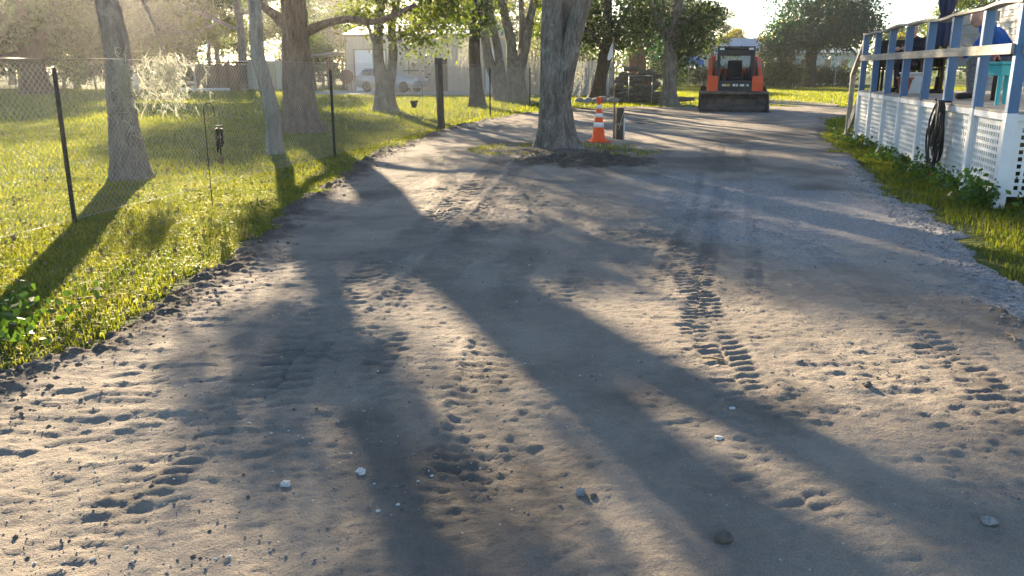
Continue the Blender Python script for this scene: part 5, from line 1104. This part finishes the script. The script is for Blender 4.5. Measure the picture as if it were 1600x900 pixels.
T = dthing('beverage_can', 'small pale can standing on the deck table', 'can', .95, 8.1); MB().lathe([(.02,.741),(.033,.745),(.033,.86),(.026,.872),(.02,.872)], 14).build('can', 'white_metal', T, True)
mb = MB(); pts = [dw(.28+.05*math.sin(i*.9), 1.72+.18*math.cos(i*.7), FZ+.60-.004*i+.03*math.sin(i*1.7)) for i in range(10)]; mb.tube(catmull(pts, 5), .012, 6); o = mb.build('pink_cord', 'pink', None, True); tag(o, 'pink cord looped above the turquoise side table', 'cord')

# garden hose hung on the skirt
HO = thing('garden_hose', 'coiled black garden hose hanging on the white deck skirt', 'hose', dw(-.09, 2.2, FZ), -DA)
MB().tube([(.06,0,.02),(-.12,0,.02),(-.14,0,.06)], .012, 8).build('hanger', 'dark_iron', HO, True)
mb = MB(); g = random.Random(5); pts = []
for i in range(9):
    wv = .12+.10*g.random(); ln = .62+.26*g.random(); oy = g.uniform(-.05,.05); ox = -.03-.012*i
    for k in range(14):
        a = 2*math.pi*k/14; pts.append((ox+.02*math.sin(a*2+i), oy+wv*math.sin(a)*(1.0 if math.cos(a) < .3 else .75), .03-ln/2+ln/2*math.cos(a)))
mb.tube(catmull(pts, 4), .0135, 8); mb.build('coil', 'hose', HO, True)
MB().tube(catmull([(-.08,.12,-.3),(-.12,.28,-.35),(-.1,.34,-.6),(-.06,.3,-.9),(-.06,.33,-.99)], 6), .013, 8).build('loose_end', 'hose', HO, True)
mb = MB(); mb.tube([(-.09,-.06,-.6),(-.09,-.07,-.85),(-.1,-.1,-.93)], .013, 8); mb.build('tail', 'hose', HO, True); MB().tube([(-.1,-.1,-.93),(-.1,-.13,-.95)], .022, 10).build('nozzle', 'red_plastic', HO)

# ------------------------------------------------------------------ people (one continuous body each, clothes as children)
def caps(mb, a, b_, ra, rb, n=14):
    a, b_ = Vector(a), Vector(b_); mb.tube([a, a.lerp(b_, .33), a.lerp(b_, .66), b_], [ra, ra*.67+rb*.33, ra*.33+rb*.67, rb], n); mb.ell(a, (ra,)*3, n, 8); mb.ell(b_, (rb,)*3, n, 8)
def remesh(o, vox, it=6):
    r_ = o.modifiers.new('r', 'REMESH'); r_.mode = 'VOXEL'; r_.voxel_size = vox; r_.use_smooth_shade = True
    s_ = o.modifiers.new('s', 'SMOOTH'); s_.iterations = it; s_.factor = .5
def person(label, loc, rz, J, jacket, trousers, hairm=None, bald=False):
    T = thing('person', label, 'person', loc, rz); 
    b_ = MB(); hd = Vector(J['head']); f_ = Vector(J.get('face', (0,-1,0))).normalized(); up = Vector(J.get('up', (0,0,1))); rt = f_.cross(up).normalized(); up = rt.cross(f_).normalized()
    Mx = Matrix((( *rt,),( *f_,),( *up,))).transposed().to_4x4()
    b_.ell(hd, (.075,.095,.115), 20, 14, Mx)
    loc_ = lambda x,y,z: hd + rt*x + f_*y + up*z
    b_.ell(loc_(0,.04,-.06), (.055,.06,.06), 14, 10, Mx); b_.ell(loc_(0,.1,-.012), (.014,.024,.026), 10, 8, Mx)                       # jaw, nose
    b_.ell(loc_(0,.085,.028), (.05,.016,.012), 10, 6, Mx); b_.ell(loc_(0,.094,-.055), (.026,.012,.008), 10, 6, Mx)                        # brow, lips
    for s_ in (-1,1): b_.ell(loc_(s_*.077,-.005,-.01), (.012,.025,.034), 10, 8, Mx)
    caps(b_, J['neck'], loc_(0,-.015,-.08), .056, .05); caps(b_, J['pelvis'], J['chest'], .145, .15); caps(b_, J['chest'], J['neck'], .14, .06)
    for s_ in ('l','r'):
        caps(b_, J['sh'+s_], J['el'+s_], .055, .042); caps(b_, J['el'+s_], J['wr'+s_], .042, .029); caps(b_, J['chest'], J['sh'+s_], .11, .06)
        w_ = Vector(J['wr'+s_]); h_ = Vector(J['ha'+s_]); d = (h_-w_).normalized(); sd_ = d.cross(Vector((0,0,1))).normalized(); nn = sd_.cross(d)
        caps(b_, w_, w_+d*.07, .028, .036)
        for k, L_ in enumerate((.07,.08,.075,.06)):
            r0 = w_+d*.085+sd_*(k-1.5)*.02; r1 = r0+d*L_*.5-nn*.008; r2 = r1+d*L_*.4-nn*.03; caps(b_, r0, r1, .0105, .0095, 8); caps(b_, r1, r2, .0095, .008, 8)
        t0 = w_+d*.03+sd_*.03*(1 if s_ == 'l' else -1); caps(b_, t0, t0+d*.05+sd_*.03*(1 if s_ == 'l' else -1), .013, .010, 8)
        caps(b_, J['pelvis'], J['hi'+s_], .12, .1); caps(b_, J['hi'+s_], J['kn'+s_], .085, .058); caps(b_, J['kn'+s_], J['an'+s_], .055, .038); caps(b_, J['an'+s_], J['to'+s_], .04, .03)
    o = b_.build('body', 'skin', T, False, False); remesh(o, .0085, 3)
    c = MB(); caps(c, Vector(J['pelvis'])+Vector((0,0,.02)), J['chest'], .165, .172); caps(c, J['chest'], Vector(J['neck'])-Vector((0,0,.03)), .158, .085)
    for s_ in ('l','r'): caps(c, J['chest'], J['sh'+s_], .125, .078); caps(c, J['sh'+s_], J['el'+s_], .075, .062); caps(c, J['el'+s_], Vector(J['el'+s_]).lerp(Vector(J['wr'+s_]), .93), .062, .045)
    o = c.build('jacket', jacket, T, False, False); remesh(o, .014, 6)
    c = MB(); caps(c, J['pelvis'], Vector(J['pelvis']).lerp(Vector(J['chest']), .15), .155, .155)
    for s_ in ('l','r'): caps(c, J['pelvis'], J['hi'+s_], .135, .115); caps(c, J['hi'+s_], J['kn'+s_], .105, .078); caps(c, J['kn'+s_], Vector(J['kn'+s_]).lerp(Vector(J['an'+s_]), .92), .076, .062)
    o = c.build('trousers', trousers, T, False, False); remesh(o, .014, 6)
    for s_ in ('l','r'):
        c = MB(); an = Vector(J['an'+s_]); to = Vector(J['to'+s_]); caps(c, an+Vector((0,0,-.02)), to, .05, .043); c.ell(an-(to-an).normalized()*.04+Vector((0,0,-.03)), (.045,.05,.04)); o = c.build('shoe', 'rubber', T, False, False); remesh(o, .012, 4)
    if hairm:
        c = MB(); Mb = Mx
        c.ell(loc_(0,-.022,.02), (.082,.092,.108), 18, 12, Mx)
        if J.get('beard'): c.ell(loc_(0,.055,-.098), (.052,.05,.05), 14, 10, Mx)
        o = c.build('hair', hairm, T, False, False); remesh(o, .01, 3)
    for s_ in (-1,1): MB().ell(loc_(s_*.031,.083,.008), (.012,.01,.009), 10, 8, Mx).build('eye', 'white_metal', T, True); MB().ell(loc_(s_*.031,.0915,.008), (.005,.003,.005), 8, 6, Mx).build('pupil', 'black_cloth', T, True)
    return T
# seated, leaning over to the left (towards the driveway): local -x is the driveway side, +y away
seatJ = dict(pelvis=(0,.02,.53), chest=(-.22,0,.86), neck=(-.36,-.0,1.03), head=(-.46,0,1.15), face=(-.85,-.05,-.45), up=(-.4,0,.9),
    shl=(-.28,-.19,.98), shr=(-.28,.19,.98), ell=(-.42,-.27,.74), elr=(-.42,.27,.74), wrl=(-.58,-.14,.62), wrr=(-.58,.14,.62), hal=(-.68,-.08,.6), har=(-.68,.08,.6),
    hil=(0,-.1,.52), hir=(0,.1,.52), knl=(-.45,-.12,.53), knr=(-.45,.12,.53), anl=(-.42,-.12,.09), anr=(-.42,.12,.09), tol=(-.58,-.13,.045), tor=(-.58,.13,.045))
person('bald person in blue jacket and grey trousers bending forward on a chair', dw(1.02, 3.6, FZ), -DA+R(-12), seatJ, 'blue_jacket', 'grey_trousers')
seatJ2 = dict(seatJ); seatJ2.update(chest=(-.14,0,.83), neck=(-.23,0,.98), head=(-.32,0,1.10), face=(-.95,-.25,-.1), up=(0,0,1), shl=(-.17,-.19,.93), shr=(-.17,.19,.93), ell=(-.25,-.26,.8), elr=(-.25,.26,.8), wrl=(-.47,-.12,.8), wrr=(-.47,.12,.8), hal=(-.57,-.06,.8), har=(-.57,.06,.8), beard=True)
person('grey bearded person in black jacket seated at the deck table', dw(.72, 7.2, FZ), -DA+R(25), seatJ2, 'black_cloth', 'black_cloth', 'hair')

# ------------------------------------------------------------------ stones, clods and twigs on the driveway
def stone(name, label, px, py, r, m, seed, flat=.6, cat='stone', group=None):
    (x, y), = gpx((px, py)); bm = bmesh.new(); bmesh.ops.create_icosphere(bm, subdivisions=3, radius=r)
    for v in bm.verts:
        d = v.co.normalized(); v.co *= 1+.45*mnoise.noise(d*1.6+Vector((seed*3.3,0,0)))+.15*mnoise.noise(d*5+Vector((0,seed,0))); v.co.z *= flat
    o = MB().bm(bm).build(name, m, None, m == 'clod'); o.location = (x, y, hz(x, y)+r*flat*.45); o.rotation_euler = (0,0,seed); return tag(o, label, cat, group)
stone('pebble', 'white angular stone lying in the shaded sand', 565, 756, .018, 'stone_white', 1)
stone('pebble', 'flat white stone chip near the long trunk shadow', 447, 776, .018, 'stone_white', 2)
stone('soil_clod', 'round dark clod of soil in a small hollow', 1128, 876, .026, 'clod', 3, .85, 'clod')
stone('soil_clod', 'grey stony clod pair at the shadow edge', 906, 792, .018, 'stone_grey', 4, .8, 'clod')
stone('soil_clod', 'small brown clod next to the grey stony clod', 926, 797, .012, 'clod', 5, .8, 'clod')
stone('pebble', 'rounded grey stone at the lower right driveway edge', 1541, 844, .022, 'stone_grey', 6, .7)
stone('pebble', 'pale flat pebble on the shaded track', 1121, 708, .016, 'stone_white', 7, .4)
stone('pebble', 'pale flake of stone in the middle shade', 1143, 658, .014, 'stone_white', 8, .3)
stone('soil_clod', 'small dark clod in the sunlit sand on the right', 1353, 622, .022, 'clod', 9, .6, 'clod')
def twig(label, pts, r):
    P_ = [(*gpx(p)[0],) for p in pts]; mb = MB(); mb.tube(catmull([(x, y, hz(x, y)+r+.006) for x, y in P_], 5), r, 6); o = mb.build('twig', 'stick', None, True); tag(o, label, 'twig')
twig('pale curved twig lying across the left driveway', [(672,343),(680,338),(686,333)], .009)
twig('long dry stick at the edge of the left grass', [(120,472),(160,468),(200,464)], .012)
twig('short dark twig before the strong tyre ridges', [(1096,577),(1110,574),(1130,579)], .006)
twig('small bent twig on the right side sand', [(1570,536),(1580,542),(1584,552)], .006)
def rubble(name, label, cat, n, m, rmin, rmax, seed, fx):
    g = np.random.default_rng(seed); V = []; F = []
    base = np.array([(1,0,0),(-1,0,0),(0,1,0),(0,-1,0),(0,0,1),(0,0,-1)],float); fc = [(0,2,4),(2,1,4),(1,3,4),(3,0,4),(2,0,5),(1,2,5),(3,1,5),(0,3,5)]
    X, Y_ = fx(g, n); h, sdp, _, _ = height(X[None,:], Y_[None,:]); h = h[0]; ok = (sdp[0] > .02) & (fbm(X*1.0, Y_*1.0, 1.3, 3) > (.05 if n in (3000, 900) else -.12 if n == 11000 else -1))
    Vs = []; Fs = []; c = 0
    for x, y, z in zip(X[ok], Y_[ok], h[ok]):
        r = rmin+(rmax-rmin)*g.random()**3; v = base*r*(.6+.7*g.random((6,1)))*np.array([1,1,.6]); a = g.random()*6; ca, sa = math.cos(a), math.sin(a)
        v = np.stack([v[:,0]*ca-v[:,1]*sa, v[:,0]*sa+v[:,1]*ca, v[:,2]],1)+np.array([x,y,z+r*.2]); Vs.append(v); Fs += [(p+c,q+c,s+c) for p,q,s in fc]; c += 6
    o = link(name, fastmesh(name, np.concatenate(Vs), np.array(Fs)), m); tag(o, label, cat, kind='stuff')
rubble('white_chips', 'tiny white stone chips strewn over the sand', 'gravel', 900, 'stone_white', .003, .011, 1, lambda g, n: (-2.5+6*g.random(n), 2.2+9*g.random(n)**1.5))
rubble('soil_crumbs', 'dark crumbs of soil strewn over the driveway', 'soil', 3000, 'clod', .002, .012, 2, lambda g, n: (-2.8+6.5*g.random(n), 2.2+12*g.random(n)**1.4))
rubble('fine_grit', 'fine grey grit and sand crumbs on the near driveway', 'gravel', 11000, 'stone_grey', .0012, .0075, 6, lambda g, n: (-2.6+5.2*g.random(n), 2.1+6*g.random(n)**1.6))
rubble('edge_clods', 'loose soil clods along the left driveway edge', 'soil', 3500, 'clod', .006, .026, 3, lambda g, n: ((lambda y: (np.interp(y, [2,4,5.4,8.9,13,17,20.5,25], [-2.7,-2.6,-2.35,-2.6,-2.5,-2.35,-1.9,-1.1])+abs(g.normal(size=n))*.22, y))(3+20*g.random(n)**1.3)))
rubble('mound_clods', 'dark earth clods piled before the forked oak', 'soil', 700, 'clod', .006, .03, 4, lambda g, n: (1.25+g.normal(size=n)*.55, 13.3+g.normal(size=n)*.33))
rubble('grey_gravel', 'grey gravel along the right driveway edge', 'gravel', 5000, 'stone_grey', .006, .024, 5, lambda g, n: ((lambda y: (np.interp(y, [2,4.5,5.9,7.4,10,13.2,17], [3.3,3.4,3.72,4.2,4.9,5.6,6.6])-abs(g.normal(size=n))*.28, y))(4+9*g.random(n))))
print('objects', len(bpy.data.objects))

# ------------------------------------------------------------------ morning haze in the air
hb_ = MB().box(-425, 425, -65, 525, -1.6, 24).build('haze', 'pvc'); hb_.data.materials.clear()
hm = bpy.data.materials.new('haze_air'); hm.use_nodes = True; hn = hm.node_tree.nodes; hn.clear()
ho = hn.new('ShaderNodeOutputMaterial'); hv = hn.new('ShaderNodeVolumePrincipled'); hv.inputs['Color'].default_value = (.95, .95, .95, 1)
hv.inputs['Density'].default_value = .00048; hv.inputs['Anisotropy'].default_value = .78
hm.node_tree.links.new(hv.outputs[0], ho.inputs['Volume']); hb_.data.materials.append(hm); tag(hb_, 'thin sunlit morning haze', 'haze', kind='stuff')
